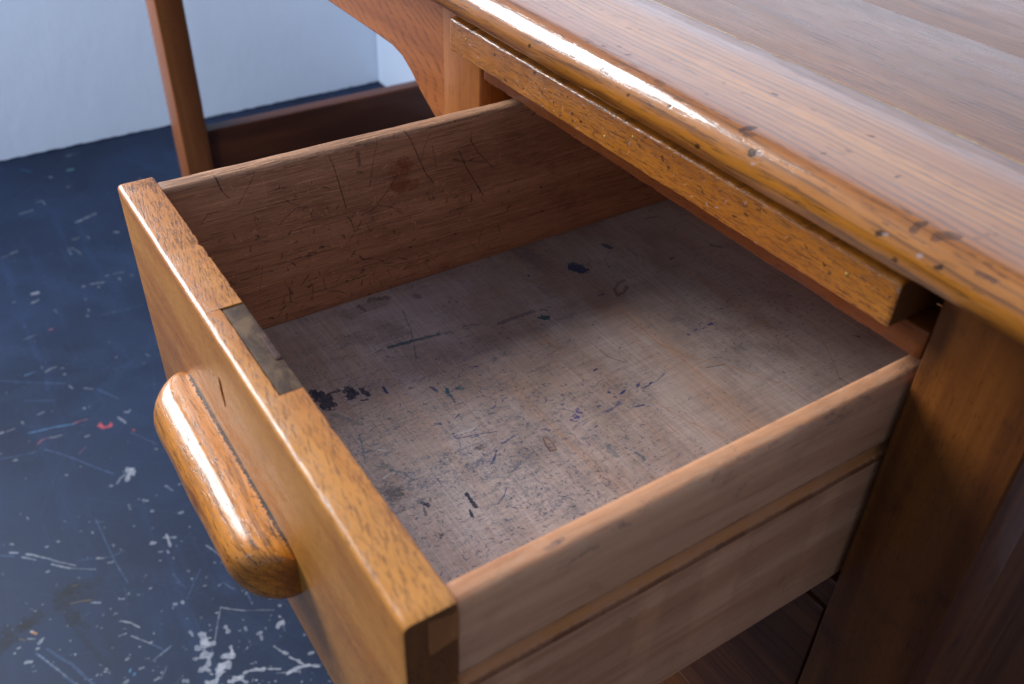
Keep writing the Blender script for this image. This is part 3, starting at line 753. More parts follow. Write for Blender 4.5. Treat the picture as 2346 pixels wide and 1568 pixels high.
scatter(MT, 420, ('gap', 'dent'), lambda g: (g.uniform(-0.3, 0.25), g.uniform(-0.055, -0.02)), (0.002, 0.008), (0.35, 0.7), (0.2, 0.6), (0, 0.04), 75, 0.02, 0.7)
IMT = MT.image('tabletop_marks')

# ------------------------------------------------------------------ materials
NYC, NZC, NR = -0.019, 0.7265, 0.0135       # the nosing of the table edge
def round_v(q, o):
    """Distance across the board, carried on round the nosing."""
    t = q.math('ARCTAN2', q.math('MAXIMUM', q.math('SUBTRACT', NYC, o[1]), 0.0), q.math('SUBTRACT', o[2], NZC))
    return q.math('SUBTRACT', q.math('MAXIMUM', o[1], NYC), q.math('MULTIPLY', t, NR))
class N:
    def __init__(s, name):
        s.mat = bpy.data.materials.new(name); s.mat.use_nodes = True
        s.t = s.mat.node_tree; s.n = s.t.nodes
        s.b = s.n['Principled BSDF']
        s.tc = s.n.new('ShaderNodeTexCoord')
    def link(s, a, b): s.t.links.new(a, b)
    def put(s, sock, v):
        if isinstance(v, bpy.types.NodeSocket): s.link(v, sock)
        else: sock.default_value = v
    def math(s, op, a, b=None, c=None, clamp=False):
        n = s.n.new('ShaderNodeMath'); n.operation = op; n.use_clamp = clamp
        s.put(n.inputs[0], a)
        if b is not None: s.put(n.inputs[1], b)
        if c is not None: s.put(n.inputs[2], c)
        return n.outputs[0]
    def vec(s, scale, loc=(0, 0, 0), rot=(0, 0, 0), src=None):
        n = s.n.new('ShaderNodeMapping')
        s.link(src or s.tc.outputs['Object'], n.inputs['Vector'])
        n.inputs['Location'].default_value = loc; n.inputs['Rotation'].default_value = rot; n.inputs['Scale'].default_value = scale
        return n.outputs[0]
    def noise(s, vec, scale=1, detail=2, rough=0.5, dist=0.0):
        n = s.n.new('ShaderNodeTexNoise')
        s.link(vec, n.inputs['Vector'])
        n.inputs['Scale'].default_value = scale; n.inputs['Detail'].default_value = detail
        n.inputs['Roughness'].default_value = rough; n.inputs['Distortion'].default_value = dist
        return n.outputs[0]
    def ramp(s, v, a, b, lo=0.0, hi=1.0):
        n = s.n.new('ShaderNodeMapRange'); n.clamp = True; n.interpolation_type = 'SMOOTHSTEP'
        s.put(n.inputs[0], v)
        for i, q in zip((1, 2, 3, 4), (a, b, lo, hi)): n.inputs[i].default_value = q
        return n.outputs[0]
    def mix(s, f, a, b, mode='MIX'):
        n = s.n.new('ShaderNodeMix'); n.data_type = 'RGBA'; n.blend_type = mode
        s.put(n.inputs[0], f); s.put(n.inputs[6], a); s.put(n.inputs[7], b)
        return n.outputs[2]
    def sep(s, v):
        n = s.n.new('ShaderNodeSeparateXYZ'); s.link(v, n.inputs[0]); return n.outputs
    def marks(s, col, im, u0, u1, v0, v1, ax=('X', 'Y'), vs=None):
        """Lay a premultiplied map of marks over colour COL; returns (colour, coverage)."""
        o = s.sep(s.tc.outputs['Object'])
        k = {'X': 0, 'Y': 1, 'Z': 2}
        u = s.math('DIVIDE', s.math('SUBTRACT', o[k[ax[0]]], u0), u1-u0)
        v = s.math('DIVIDE', s.math('SUBTRACT', vs(s, o) if vs else o[k[ax[1]]], v0), v1-v0)
        c = s.n.new('ShaderNodeCombineXYZ'); s.link(u, c.inputs[0]); s.link(v, c.inputs[1])
        t = s.n.new('ShaderNodeTexImage'); t.image = im; t.extension = 'CLIP'; t.interpolation = 'Linear'
        s.link(c.outputs[0], t.inputs[0])
        a = t.outputs['Alpha']
        kept = s.mix(a, col, (0, 0, 0, 1))
        return s.mix(1.0, kept, t.outputs['Color'], 'ADD'), a
    def bump(s, h, strength=0.3, dist=0.001, prev=None):
        n = s.n.new('ShaderNodeBump')
        n.inputs['Strength'].default_value = strength; n.inputs['Distance'].default_value = dist
        s.link(h, n.inputs['Height'])
        if prev is not None: s.link(prev, n.inputs['Normal'])
        return n.outputs[0]
    def finish(s, col, rough, coat=0.0, coat_rough=0.15, nrm=None, coat_nrm=None, spec=0.5, coat_ior=1.5):
        s.put(s.b.inputs['Base Color'], col); s.put(s.b.inputs['Roughness'], rough)
        s.b.inputs['Specular IOR Level'].default_value = spec
        s.b.inputs['Coat IOR'].default_value = coat_ior
        s.put(s.b.inputs['Coat Weight'], coat); s.put(s.b.inputs['Coat Roughness'], coat_rough)
        if nrm is not None: s.link(nrm, s.b.inputs['Normal'])
        if coat_nrm is not None: s.link(coat_nrm, s.b.inputs['Coat Normal'])
        return s.mat

def gscale(axis, along, across):
    return tuple(along if a == axis else across for a in 'xyz')

def wood(name, axis, light, dark, pore, seed=0.0, pores=0.5, pore_len=130, pore_wid=760, ring=0.0, ring_k=150, ring_w=1.0, ring_dir=None,
         fibre=0.25, pore_thr=0.67, rough=0.45, coat=0.0, coat_rough=0.12, bump=0.25, grime=0.0, grime_col=None, marks=None, rot=(0, 0, 0), spec=0.22, wav=0.0, coat_ior=1.5, dim=0.72, dirt=None, mark_depth=1.0):
    q = N(name)
    base = q.vec((1, 1, 1), (seed*1.7, seed*0.9, seed*2.3), rot)
    V = lambda al, ac: q.vec(gscale(axis, al, ac), src=base)
    band = q.noise(V(2.2, 34), 1, 4, 0.55, 0.6)
    sc = lambda c: (c[0]*dim, c[1]*dim, c[2]*dim, 1)
    light, dark, pore = sc(light), sc(dark), sc(pore)
    if grime_col: grime_col = sc(grime_col)
    col = q.mix(q.ramp(band, 0.30, 0.70), dark, light)
    fib = q.noise(V(14, 620), 1, 3, 0.6)
    fm = q.math('MULTIPLY_ADD', fib, 2*fibre, 1-fibre)
    fc = q.n.new('ShaderNodeCombineXYZ')
    for i in range(3): q.link(fm, fc.inputs[i])
    col = q.mix(1.0, col, fc.outputs[0], 'MULTIPLY')
    if ring:
        o = q.sep(base)
        d = ring_dir or {'x': (0, 1, 0.7), 'y': (1, 0, 0.7), 'z': (0.6, 1, 0)}[axis]
        t = q.math('ADD', q.math('MULTIPLY', o[0], d[0]), q.math('ADD', q.math('MULTIPLY', o[1], d[1]), q.math('MULTIPLY', o[2], d[2])))
        wob = q.noise(V(3.2, 16), 1, 3, 0.5)
        t = q.math('ADD', q.math('MULTIPLY', t, ring_k), q.math('MULTIPLY', wob, 9.0*ring_w))
        fr = q.math('FRACT', t)
        line = q.math('MULTIPLY', q.ramp(fr, 0.45, 0.93), q.ramp(fr, 0.93, 1.0, 1.0, 0.0))
        brk = q.ramp(q.noise(V(22, 320), 1, 2), 0.3, 0.62)
        col = q.mix(q.math('MULTIPLY', q.math('MULTIPLY', line, brk), ring), col, pore)
    pn = q.noise(V(pore_len, pore_wid), 1, 1.5, 0.5, 0.15)
    dens = q.noise(V(8, 120), 1, 2)
    thr = q.math('MULTIPLY_ADD', dens, -0.18, pore_thr+0.03)
    pm = q.math('MULTIPLY', q.math('SUBTRACT', pn, thr), 14, clamp=True)
    col = q.mix(q.math('MULTIPLY', pm, pores), col, pore)
    rg = q.math('MULTIPLY_ADD', fib, 0.16, rough-0.08)
    if grime:
        gn = q.noise(q.vec((1, 1, 1), (seed, 3, 5)), 26, 6, 0.68)
        gm = q.math('MULTIPLY', q.ramp(gn, 0.5, 0.72), grime)
        col = q.mix(gm, col, grime_col or pore)
    if dirt: col = dirt(q, col)
    if marks:
        col, cov = q.marks(col, *marks)
        if coat: coat = q.math('MULTIPLY_ADD', cov, -0.8*coat, coat)
    h = q.math('SUBTRACT', q.math('MULTIPLY', fib, 0.4), pm)
    if marks: h = q.math('MULTIPLY_ADD', cov, -mark_depth, h)
    nb = q.bump(h, bump, 0.0006)
    cn = None
    if coat != 0:
        cn = q.bump(h, bump*0.8, 0.0006)
        wear = q.noise(q.vec(gscale(axis, 20, 90), (seed, 2, 7)), 1, 5, 0.7)
        coat_rough = q.math('MULTIPLY_ADD', q.ramp(wear, 0.35, 0.7), 0.14, coat_rough-0.04)
    if wav:
        wn = q.noise(q.vec((1, 1, 1), (seed, 1, 2)), 38, 2)
        nb = q.bump(wn, wav, 0.004, nb)
        if cn is not None: cn = q.bump(wn, wav, 0.004, cn)
    return q.finish(col, rg, coat, coat_rough, nb, cn, spec, coat_ior)

ORL, ORD, ORP = lin(206, 138, 62), lin(172, 100, 36), lin(70, 36, 16)
M = {}
M['top0'] = wood('tabletop_oak', 'x', lin(218, 138, 44), lin(178, 100, 22), lin(50, 28, 14), 1.3, pores=0.6, pore_len=60, pore_wid=1500, ring=0.6, ring_k=210, ring_w=0.7, rough=0.42,
                 coat=0.9, coat_rough=0.13, bump=0.15, marks=(IMT, MT.u0, MT.u1, MT.v0, MT.v1, ('X', 'Y'), round_v), wav=0.05, coat_ior=1.72, dim=0.66)
M['top1'] = wood('tabletop_oak_worn', 'x', lin(176, 112, 64), lin(140, 86, 48), lin(48, 36, 32), 4.1, pores=0.75, pore_len=30, pore_wid=1100, ring=0.6, ring_k=300, rough=0.42,
                 coat=0.9, coat_rough=0.3, bump=0.25, marks=(IMT, MT.u0, MT.u1, MT.v0, MT.v1), wav=0.04, coat_ior=1.5, dim=0.62)
M['strip'] = wood('strip_oak', 'x', lin(212, 132, 46), lin(176, 96, 24), lin(56, 28, 12), 2.2, pores=0.4, pore_len=170, pore_wid=1500, pore_thr=0.63, rough=0.42, coat=0.6, coat_rough=0.16, bump=0.3, dim=0.68, grime=0.22, grime_col=lin(110, 56, 20),
                  marks=(IMQ, MQ.u0, MQ.u1, MQ.v0, MQ.v1, ('X', 'Z')))
M['rail'] = wood('rail_wood', 'x', lin(156, 82, 30), lin(116, 56, 18), lin(48, 24, 10), 3.3, pores=0.5, pore_wid=1200, rough=0.5, coat=0.3)
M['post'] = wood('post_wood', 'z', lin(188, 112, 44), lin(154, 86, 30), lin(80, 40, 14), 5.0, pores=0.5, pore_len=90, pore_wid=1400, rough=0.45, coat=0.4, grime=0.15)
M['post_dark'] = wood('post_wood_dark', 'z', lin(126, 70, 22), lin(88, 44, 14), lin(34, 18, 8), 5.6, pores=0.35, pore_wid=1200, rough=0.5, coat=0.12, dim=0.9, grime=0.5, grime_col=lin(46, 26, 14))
M['apron'] = wood('apron_wood', 'x', lin(188, 106, 42), lin(152, 80, 28), lin(92, 46, 20), 6.0, pores=0.25, pore_wid=1200, ring=0.55, ring_k=95, ring_w=0.8, ring_dir=(0.55, 0.2, 1.0), rough=0.42, coat=0.45)
M['leg'] = wood('leg_wood', 'z', lin(168, 98, 50), lin(136, 74, 36), lin(60, 32, 18), 7.0, pores=0.3, pore_wid=1200, rough=0.5, coat=0.3)
M['stretch'] = wood('stretcher_wood', 'y', lin(110, 58, 34), lin(80, 42, 26), lin(40, 22, 14), 7.7, pores=0.3, pore_wid=1200, rough=0.5, coat=0.25)
M['panel'] = wood('panel_wood', 'x', lin(124, 70, 32), lin(92, 50, 22), lin(36, 20, 10), 8.0, pores=0.35, pore_wid=1200, ring=0.4, ring_k=170, rough=0.5, coat=0.3)
M['sidepanel'] = wood('side_panel_wood', 'z', lin(120, 70, 38), lin(94, 52, 28), lin(46, 26, 14), 8.8, pores=0.3, pore_wid=1200, rough=0.6, coat=0.05, spec=0.15)
M['front'] = wood('drawer_front_oak', 'x', lin(218, 146, 64), lin(190, 114, 40), lin(104, 56, 28), 9.4, pores=0.4, pore_len=150, pore_wid=1250, pore_thr=0.64, rough=0.4, coat=0.5, coat_rough=0.28, bump=0.15, dim=0.8, rot=(0, 0, R(-7)), grime=0.25, grime_col=lin(126, 72, 34), wav=0.03,
                  marks=(IMP, MP.u0, MP.u1, MP.v0, MP.v1))
M['handle'] = wood('handle_wood', 'x', lin(220, 138, 40), lin(172, 94, 20), lin(60, 28, 10), 10.2, pores=0.6, pore_len=130, pore_wid=1300, ring=0.45, ring_k=150, rough=0.4, coat=0.8, coat_rough=0.17, bump=0.3, dim=0.85, grime=0.6, grime_col=lin(120, 60, 18), wav=0.10,
                    mark_depth=0.12, marks=(IMH, MH.u0, MH.u1, MH.v0, MH.v1, ('X', 'Z'), handle_v))
M['side'] = wood('drawer_side_wood', 'y', lin(166, 122, 92), lin(136, 96, 70), lin(58, 40, 30), 11.0, pores=0.5, pore_len=40, pore_wid=1600, fibre=0.35, rough=0.6, bump=0.4, dim=1.02, grime=0.35, grime_col=lin(90, 56, 38),
                 marks=(IMS, MS.u0, MS.u1, MS.v0, MS.v1, ('Y', 'Z'), lambda q, o: q.math('ADD', o[2], q.math('MAXIMUM', q.math('SUBTRACT', -0.1625, o[0]), 0.0))))
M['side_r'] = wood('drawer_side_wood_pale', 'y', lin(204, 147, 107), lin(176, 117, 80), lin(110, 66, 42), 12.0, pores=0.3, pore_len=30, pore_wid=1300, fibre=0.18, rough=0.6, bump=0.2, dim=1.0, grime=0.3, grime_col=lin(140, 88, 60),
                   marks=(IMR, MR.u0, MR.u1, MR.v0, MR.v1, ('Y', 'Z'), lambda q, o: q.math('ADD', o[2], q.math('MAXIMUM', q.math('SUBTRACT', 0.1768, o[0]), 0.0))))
M['tail'] = wood('dovetail_end_grain', 'x', lin(184, 116, 64), lin(150, 86, 44), lin(80, 44, 26), 13.0, pores=0.3, pore_wid=1200, rough=0.6)

def bottom_mat():
    q = N('drawer_bottom_ply')
    P = q.tc.outputs['Object']
    V = lambda sx, sy: q.vec((sx, sy, 1))
    big = q.noise(V(6, 9), 1, 5, 0.6)
    col = q.mix(q.ramp(big, 0.32, 0.68), lin(150, 124, 108), lin(182, 162, 152))
    band = q.noise(V(2.5, 46), 1, 4, 0.6, 0.5)
    col = q.mix(q.ramp(band, 0.5, 0.8, 0, 0.4), col, lin(176, 128, 92))
    dirt = q.noise(V(11, 13), 1, 7, 0.7)
    dm = q.ramp(dirt, 0.5, 0.75, 0, 0.5)
    col = q.mix(dm, col, lin(92, 78, 70))
    f1 = q.noise(V(30, 1300), 1, 2); f2 = q.noise(V(900, 24), 1, 2)
    fm = q.math('ADD', q.math('MULTIPLY_ADD', f1, 0.75, 0.42), q.math('MULTIPLY', f2, 0.42))
    fc = q.n.new('ShaderNodeCombineXYZ')
    for i in range(3): q.link(fm, fc.inputs[i])
    col = q.mix(1.0, col, fc.outputs[0], 'MULTIPLY')
    sp = q.noise(V(420, 420), 1, 2)
    spd = q.noise(V(16, 10), 1, 3)
    sm = q.math('MULTIPLY', q.ramp(sp, 0.58, 0.70), q.ramp(spd, 0.4, 0.7))
    col = q.mix(q.math('MULTIPLY', sm, 0.6), col, lin(60, 62, 92))
    col = q.mix(1.0, col, (1.05, 1.04, 1.03, 1), 'MULTIPLY')
    col, a = q.marks(col, IMB, MB.u0, MB.u1, MB.v0, MB.v1)
    nb = q.bump(q.math('ADD', f1, f2), 0.15, 0.0005)
    return q.finish(col, 0.5, 0.12, 0.3, nb)
M['bottom'] = bottom_mat()

def floor_mat():
    q = N('floor_navy_paint')
    V = lambda s_, l=(0, 0, 0): q.vec((s_, s_, s_), l)
    n1 = q.noise(V(3.0), 1, 5, 0.6)
    col = q.mix(q.ramp(n1, 0.35, 0.68), lin(28, 37, 56), lin(37, 49, 72))
    st = q.noise(q.vec((3, 26, 1), rot=(0, 0, R(35))), 1, 5, 0.65)
    col = q.mix(q.ramp(st, 0.52, 0.75, 0, 0.45), col, lin(44, 60, 92))
    dk = q.noise(V(9, (4, 1, 0)), 1, 6, 0.7)
    col = q.mix(q.ramp(dk, 0.55, 0.75, 0, 0.5), col, lin(18, 23, 35))
    fine = q.noise(V(420), 1, 2)
    col = q.mix(q.ramp(fine, 0.66, 0.76, 0, 0.3), col, lin(96, 106, 124))
    col, a = q.marks(col, IMF, MF.u0, MF.u1, MF.v0, MF.v1)
    rg = q.math('MULTIPLY_ADD', n1, 0.25, 0.42)
    h = q.math('ADD', q.math('MULTIPLY', q.noise(V(60), 1, 4), 1.0), q.math('MULTIPLY', a, -0.6))
    return q.finish(col, rg, 0.0, 0.1, q.bump(h, 0.18, 0.001), spec=0.14)
M['floor'] = floor_mat()

def wall_mat():
    q = N('wall_white_paint')
    V = lambda s_: q.vec((s_, s_, s_))
    n1 = q.noise(V(1.6), 1, 4)
    col = q.mix(q.ramp(n1, 0.3, 0.7), lin(220, 226, 238), lin(228, 233, 243))
    z = q.sep(q.tc.outputs['Object'])[2]
    ed = q.math('MULTIPLY_ADD', q.noise(V(55), 1, 3), 0.007, -0.001)
    col = q.mix(q.math('LESS_THAN', z, ed), col, lin(36, 46, 66))
    h = q.math('ADD', q.noise(V(11), 1, 6, 0.6), q.math('MULTIPLY', q.noise(q.vec((40, 40, 12), rot=(R(30), 0, R(20))), 1, 3), 0.35))
    return q.finish(col, 0.55, 0, 0.1, q.bump(h, 0.25, 0.008))
M['wall'] = wall_mat()

def metal_mat(name, c0, c1, rough, metal=0.7):
    q = N(name)
    n1 = q.noise(q.vec((60, 90, 60)), 1, 5, 0.65, 0.8)
    col = q.mix(q.ramp(n1, 0.35, 0.66), c0, c1)
    sc = q.noise(q.vec((300, 40, 40)), 1, 3)
    q.b.inputs['Metallic'].default_value = metal
    return q.finish(col, q.math('MULTIPLY_ADD', n1, 0.3, rough-0.15), 0, 0.1, q.bump(q.math('ADD', n1, sc), 0.25, 0.0006), spec=0.12)
M['brass'] = metal_mat('lock_brass', lin(62, 46, 38), lin(104, 80, 58), 0.6, 0.05)
M['bolt'] = metal_mat('lock_bolt_metal', lin(62, 42, 38), lin(86, 60, 52), 0.6, 0.05)
M['end'] = wood('end_grain_shaded', 'z', lin(140, 82, 36), lin(104, 58, 24), lin(54, 28, 14), 15.0, pores=0.6, pore_len=500, pore_wid=900, rough=0.6, coat=0.1)  # dark end grain, with the shade on the end faces put into its colour
M['hole'] = wood('keyhole_shade', 'x', lin(40, 26, 20), lin(26, 18, 14), lin(14, 10, 8), 14.0, dim=0.25, spec=0.05)  # near-black walls: the darkness inside the keyhole put into the colour
M['pin'] = metal_mat('brass_pin', lin(150, 118, 60), lin(180, 146, 80), 0.55, 0.4)

# ------------------------------------------------------------------ the room
def sheet(name, pts, mat):
    bm = bmesh.new()
    bm.faces.new([bm.verts.new(p) for p in pts])
    o = obj(name, bm, mat, smooth=False)
    o['kind'] = 'structure'
    return o
XW, YB = -1.70, 0.63
sheet('floor', [(XW, -3, 0), (3, -3, 0), (3, YB, 0), (XW, YB, 0)], M['floor'])
def wallbox(name, x0, x1, y0, y1, z0, z1):
    bm = bmesh.new()
    bmesh.ops.create_cube(bm, size=1.0, matrix=Matrix.Translation(((x0+x1)/2, (y0+y1)/2, (z0+z1)/2)) @ Matrix.Diagonal((x1-x0, y1-y0, z1-z0, 1)))
    o = obj(name, bm, M['wall'], smooth=False)
    o['kind'] = 'structure'
    return o
wallbox('wall', XW-0.12, XW, -3, YB+0.12, -0.02, 2.7)
wallbox('back_wall', XW+0.002, 3, YB, YB+0.12, -0.02, 2.7)

# ------------------------------------------------------------------ the desk
desk = thing('desk', 'old varnished oak desk with rounded tabletop edge and an open drawer', 'desk')
ZT = 0.74

def bullnose():
    """Front board: quarter-round over the top arris running into a full nosing."""
    yc, zc, r = -0.019, 0.7265, 0.0135
    p = [(0.0545, 0.713)]
    p = []
    for k in range(0, 13):                      # underside round to the front, then up and over
        a = R(270-k*15)
        p.append((yc+r*math.cos(a), zc+r*math.sin(a)))
    # p runs clockwise: bottom -> front -> top; ease the top so that it flattens slowly
    q = []
    for (y, z) in p:
        q.append((y, z))
    top = q[-1]
    tail = [(-0.010, ZT-0.00005), (0.0, ZT), (0.03, ZT), (0.0550, ZT), (0.0554, ZT-0.0003), (0.0554, 0.713)]
    return (q+tail)[::-1]
bar('top_board', 'x', -1.235, 0.275, bullnose(), M['top0'], desk, nseg=150, jit=0.0007, bev=0.004, seed=1, ang=50)
yb = 0.0556
for k, wd in enumerate((0.118, 0.104, 0.121, 0.108, 0.07)):
    bar('top_board', 'x', -1.235, 0.275, rrect(yb, yb+wd-0.0002, 0.715, ZT-0.0001*(k % 2), 0.0003, 3), M['top1'] if k else M['top1'], desk, nseg=40, jit=0.0003, bev=0.004, seed=2+k)
    yb += wd

# moulding strip nailed over the drawer opening, and the rail behind it
strip = bar('moulding_strip', 'x', -0.2135, 0.170, rrect(-0.014, -0.0005, 0.6802, 0.7030, (0.0007, 0.0006, 0.0006, 0.0022)), M['strip'], desk, nseg=220, jit=0.0006, bev=0.0012, seed=9)
for x, z in ((-0.0103, 0.6964), (-0.0345, 0.6868), (0.1427, 0.6928), (-0.1906, 0.6941)):
    bm = bmesh.new()
    bmesh.ops.create_uvsphere(bm, u_segments=10, v_segments=6, radius=0.0011, matrix=Matrix.Translation((x, -0.0139, z)) @ Matrix.Diagonal((1, 0.45, 1, 1)))
    obj('nail', bm, M['pin'], strip)
bar('rail', 'x', -0.190, 0.1812, rrect(0.0, 0.022, 0.6635, 0.6790, (0.0008, 0.0008, 0.001, 0.001)), M['rail'], desk, nseg=110, jit=0.0012, bev=0.001, seed=12)
bar('rail', 'x', -0.190, 0.1690, rrect(0.0, 0.022, 0.6793, 0.7125, 0.001), M['rail'], desk, nseg=30, jit=0.0004, bev=0.001, seed=13)
bar('gap_block', 'x', 0.150, 0.1812, rrect(0.0222, 0.040, 0.6793, 0.7125, 0.001), M['panel'], desk, nseg=3)  # added block that hides the lit interior behind the gap
strip.data.materials.append(M['end'])
for p_ in strip.data.polygons:
    if p_.normal.x > 0.8: p_.material_index = 1

# posts and legs
def post(x0, x1, y0, y1, z0, z1, mat, seed):
    return bar('leg', 'z', z0, z1, rrect(x0, x1, y0, y1, 0.0016, 3), mat, desk, nseg=40, jit=0.0006, seed=seed)
post(-0.2480, -0.1945, 0.0, 0.045, 0.0, 0.7125, M['post'], 21)
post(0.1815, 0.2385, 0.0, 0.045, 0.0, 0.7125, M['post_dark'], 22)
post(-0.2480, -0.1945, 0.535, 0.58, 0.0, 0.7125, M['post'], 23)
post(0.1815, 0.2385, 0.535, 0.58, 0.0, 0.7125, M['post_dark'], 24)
post(-1.192, -1.133, 0.0, 0.043, 0.0, 0.7125, M['leg'], 25)
post(-1.192, -1.133, 0.537, 0.58, 0.0, 0.7125, M['leg'], 26)
bar('stretcher', 'y', 0.044, 0.536, rrect(-1.168, -1.140, 0.135, 0.228, 0.003), M['stretch'], desk, nseg=20, jit=0.0004)
bar('end_rail', 'y', 0.044, 0.536, rrect(-1.168, -1.142, 0.62, 0.7125, 0.002), M['leg'], desk)

def apron():
    half = [(-0.2500, 0.594), (-0.262, 0.600), (-0.2787, 0.6085), (-0.294, 0.6175), (-0.3061, 0.6268), (-0.3216, 0.6352), (-0.3412, 0.6392), (-0.3691, 0.6396), (-0.42, 0.6396), (-0.48, 0.6394)]
    mirror = [(-1.383-0.0-x, z) for x, z in half][::-1]
    low = half+mirror
    bm = bmesh.new()
    ys = [(0.0035, 0.0012), (0.0045, 0.0), (0.0235, 0.0), (0.0245, 0.0012)]
    rings = []
    for y, ins in ys:
        ring = [bm.verts.new((x, y, z+ins)) for x, z in low]+[bm.verts.new((x, y, 0.7122)) for x, z in low[::-1]]
        rings.append(ring)
    n = len(rings[0])
    for r0, r1 in zip(rings, rings[1:]):
        for i in range(n):
            bm.faces.new((r0[i], r0[(i+1) % n], r1[(i+1) % n], r1[i]))
    h = len(low)
    for ring in (rings[0], rings[-1]):
        for i in range(h-1):
            bm.faces.new((ring[i], ring[i+1], ring[n-2-i], ring[n-1-i]))
    return obj('apron', bm, M['apron'], desk)
apron()

def box(name, x0, x1, y0, y1, z0, z1, mat, parent, r=0.0015, axis='x', **k):
    if axis == 'x': return bar(name, 'x', x0, x1, rrect(y0, y1, z0, z1, r), mat, parent, **k)
    if axis == 'y': return bar(name, 'y', y0, y1, rrect(x0, x1, z0, z1, r), mat, parent, **k)
    return bar(name, 'z', z0, z1, rrect(x0, x1, y0, y1, r), mat, parent, **k)
box('side_panel', 0.2275, 0.2365, 0.046, 0.534, 0.08, 0.7120, M['sidepanel'], desk, axis='z', nseg=4)
box('inner_panel', -0.2440, -0.2040, 0.046, 0.534, 0.08, 0.7120, M['panel'], desk, axis='z', nseg=4)
box('back_panel', -0.1940, 0.1810, 0.545, 0.556, 0.08, 0.7120, M['panel'], desk, axis='x', nseg=4)
box('front_rail', -0.1940, 0.1810, 0.006, 0.04, 0.478, 0.4995, M['panel'], desk, axis='x', nseg=20)
box('lower_panel', -0.1900, 0.1785, 0.004, 0.024, 0.30, 0.4765, M['panel'], desk, axis='x', nseg=20)
box('lower_panel', -0.1900, 0.1785, 0.004, 0.024, 0.10, 0.2985, M['panel'], desk, axis='x', nseg=20)
for x0, x1 in ((-0.2035, -0.180), (0.1735, 0.2270)):
    if x0 > 0:
        bar('runner', 'y', 0.047, 0.53, rrect(x0, x1, 0.5995, 0.6075, 0.0008), M['panel'], desk, nseg=4)
    else:
        bar('runner', 'y', 0.047, 0.53, rrect(x0, x1, 0.488, 0.5065, 0.0008), M['panel'], desk, nseg=4)

# ------------------------------------------------------------------ the drawer
drawer = thing('drawer', 'open wooden drawer with ink stained bottom, pulled out of the desk', 'drawer')
X0, X1, YF, YI = -0.1810, 0.1782, -0.2584, -0.2372
ZF0, ZF1 = 0.5055, 0.6542
NX0, NX1, NY, NZ = -0.0290, 0.0458, -0.2485, ZF1-0.0035

def front_profile(a):
    p = rrect(YF, YI, ZF0, ZF1, (0.0015, 0.0012, 0.0008, 0.0027), 4)
    # index 10..14: the arc of the upper inner arris; spread to a rebate for the lock plate
    i0 = 10
    arc = p[i0:i0+5]
    if NX0 <= a <= NX1:
        wob = 0.0003*mnoise.noise((a*160, 3, 1))
        arc = [(YI, NZ-0.004), (YI, NZ), (NY+0.003, NZ), (NY+wob, NZ), (NY+wob, ZF1)]
    else:
        chip = 0.0
        for (c, wd, dp) in ((-0.092, 0.0035, 0.0013), (-0.078, 0.002, 0.0007), (-0.045, 0.0025, 0.0006), (-0.105, 0.002, 0.0005), (0.075, 0.003, 0.0006), (0.1, 0.002, 0.0004)):
            chip = max(chip, dp*max(0.0, 1-abs(a-c)/wd))
        chip += 0.00025*mnoise.noise((a*300, 7, 2))
        arc = [(u-chip, v-chip*0.3) for u, v in arc]
    return p[:i0]+arc+p[i0+5:]

def build_front():
    bev = 0.0018
    xs = sorted(set([X0+0.004+(X1-X0-0.004-bev)*k/150 for k in range(151)]+[NX0-1e-5, NX0+1e-5, NX1-1e-5, NX1+1e-5]))
    st = [(X0, 0.0042), (X0+0.0004, 0.0026), (X0+0.0012, 0.0012), (X0+0.0024, 0.0003)]+[(x, 0) for x in xs]+[(X1-bev*0.15, bev*0.12), (X1, bev*0.35)]
    bm = bmesh.new(); rings = []
    cu, cv = (YF+YI)/2, (ZF0+ZF1)/2
    for a, ins in st:
        ring = []
        for (u, v) in front_profile(a):
            du, dv = cu-u, cv-v
            k = 0.0003*mnoise.noise((a*90, u*200, v*200)) if v > cv else 0
            ring.append(bm.verts.new((a, u+math.copysign(min(ins, abs(du)), du), v+math.copysign(min(ins, abs(dv)), dv)+k)))
        rings.append(ring)
    n = len(rings[0])
    for r0, r1 in zip(rings, rings[1:]):
        for i in range(n):
            bm.faces.new((r0[i], r0[(i+1) % n], r1[(i+1) % n], r1[i]))
    bm.faces.new(rings[0]); bm.faces.new(rings[-1][::-1])
    o = obj('front_board', bm, M['front'], drawer, ang=30)
    # keyhole: cut a narrow slot right through the face
    kb = bmesh.new()
    pts = []
    for k in range(9):
        t = k/8; pts.append((-0.0166+0.0030*math.sin(t*math.pi)**0.7+0.0004*math.sin(t*9), 0.6040+0.0215*t))
    for k in range(8, -1, -1):
        t = k/8; pts.append((-0.0166-0.0026*math.sin(t*math.pi)**0.7, 0.6040+0.0215*t))
    f = kb.faces.new([kb.verts.new((x, YF-0.004, z)) for x, z in pts[:9]+pts[10:17]])
    e = bmesh.ops.extrude_face_region(kb, geom=[f])
    bmesh.ops.translate(kb, vec=(0, 0.016, 0), verts=[v for v in e['geom'] if isinstance(v, bmesh.types.BMVert)])
    cut = obj('keyhole_cutter', kb, M['hole'], None, smooth=False)
    o.data.materials.append(M['end'])
    for p_ in o.data.polygons:
        if p_.center.x > X1-0.0022 and p_.normal.x > 0.8: p_.material_index = 1
    md = o.modifiers.new('keyhole', 'BOOLEAN'); md.object = cut; md.operation = 'DIFFERENCE'; md.solver = 'EXACT'
    dg = bpy.context.evaluated_depsgraph_get()
    me = bpy.data.meshes.new_from_object(o.evaluated_get(dg))
    o.modifiers.clear(); o.data = me
    bpy.data.objects.remove(cut)
    return o
front = build_front()

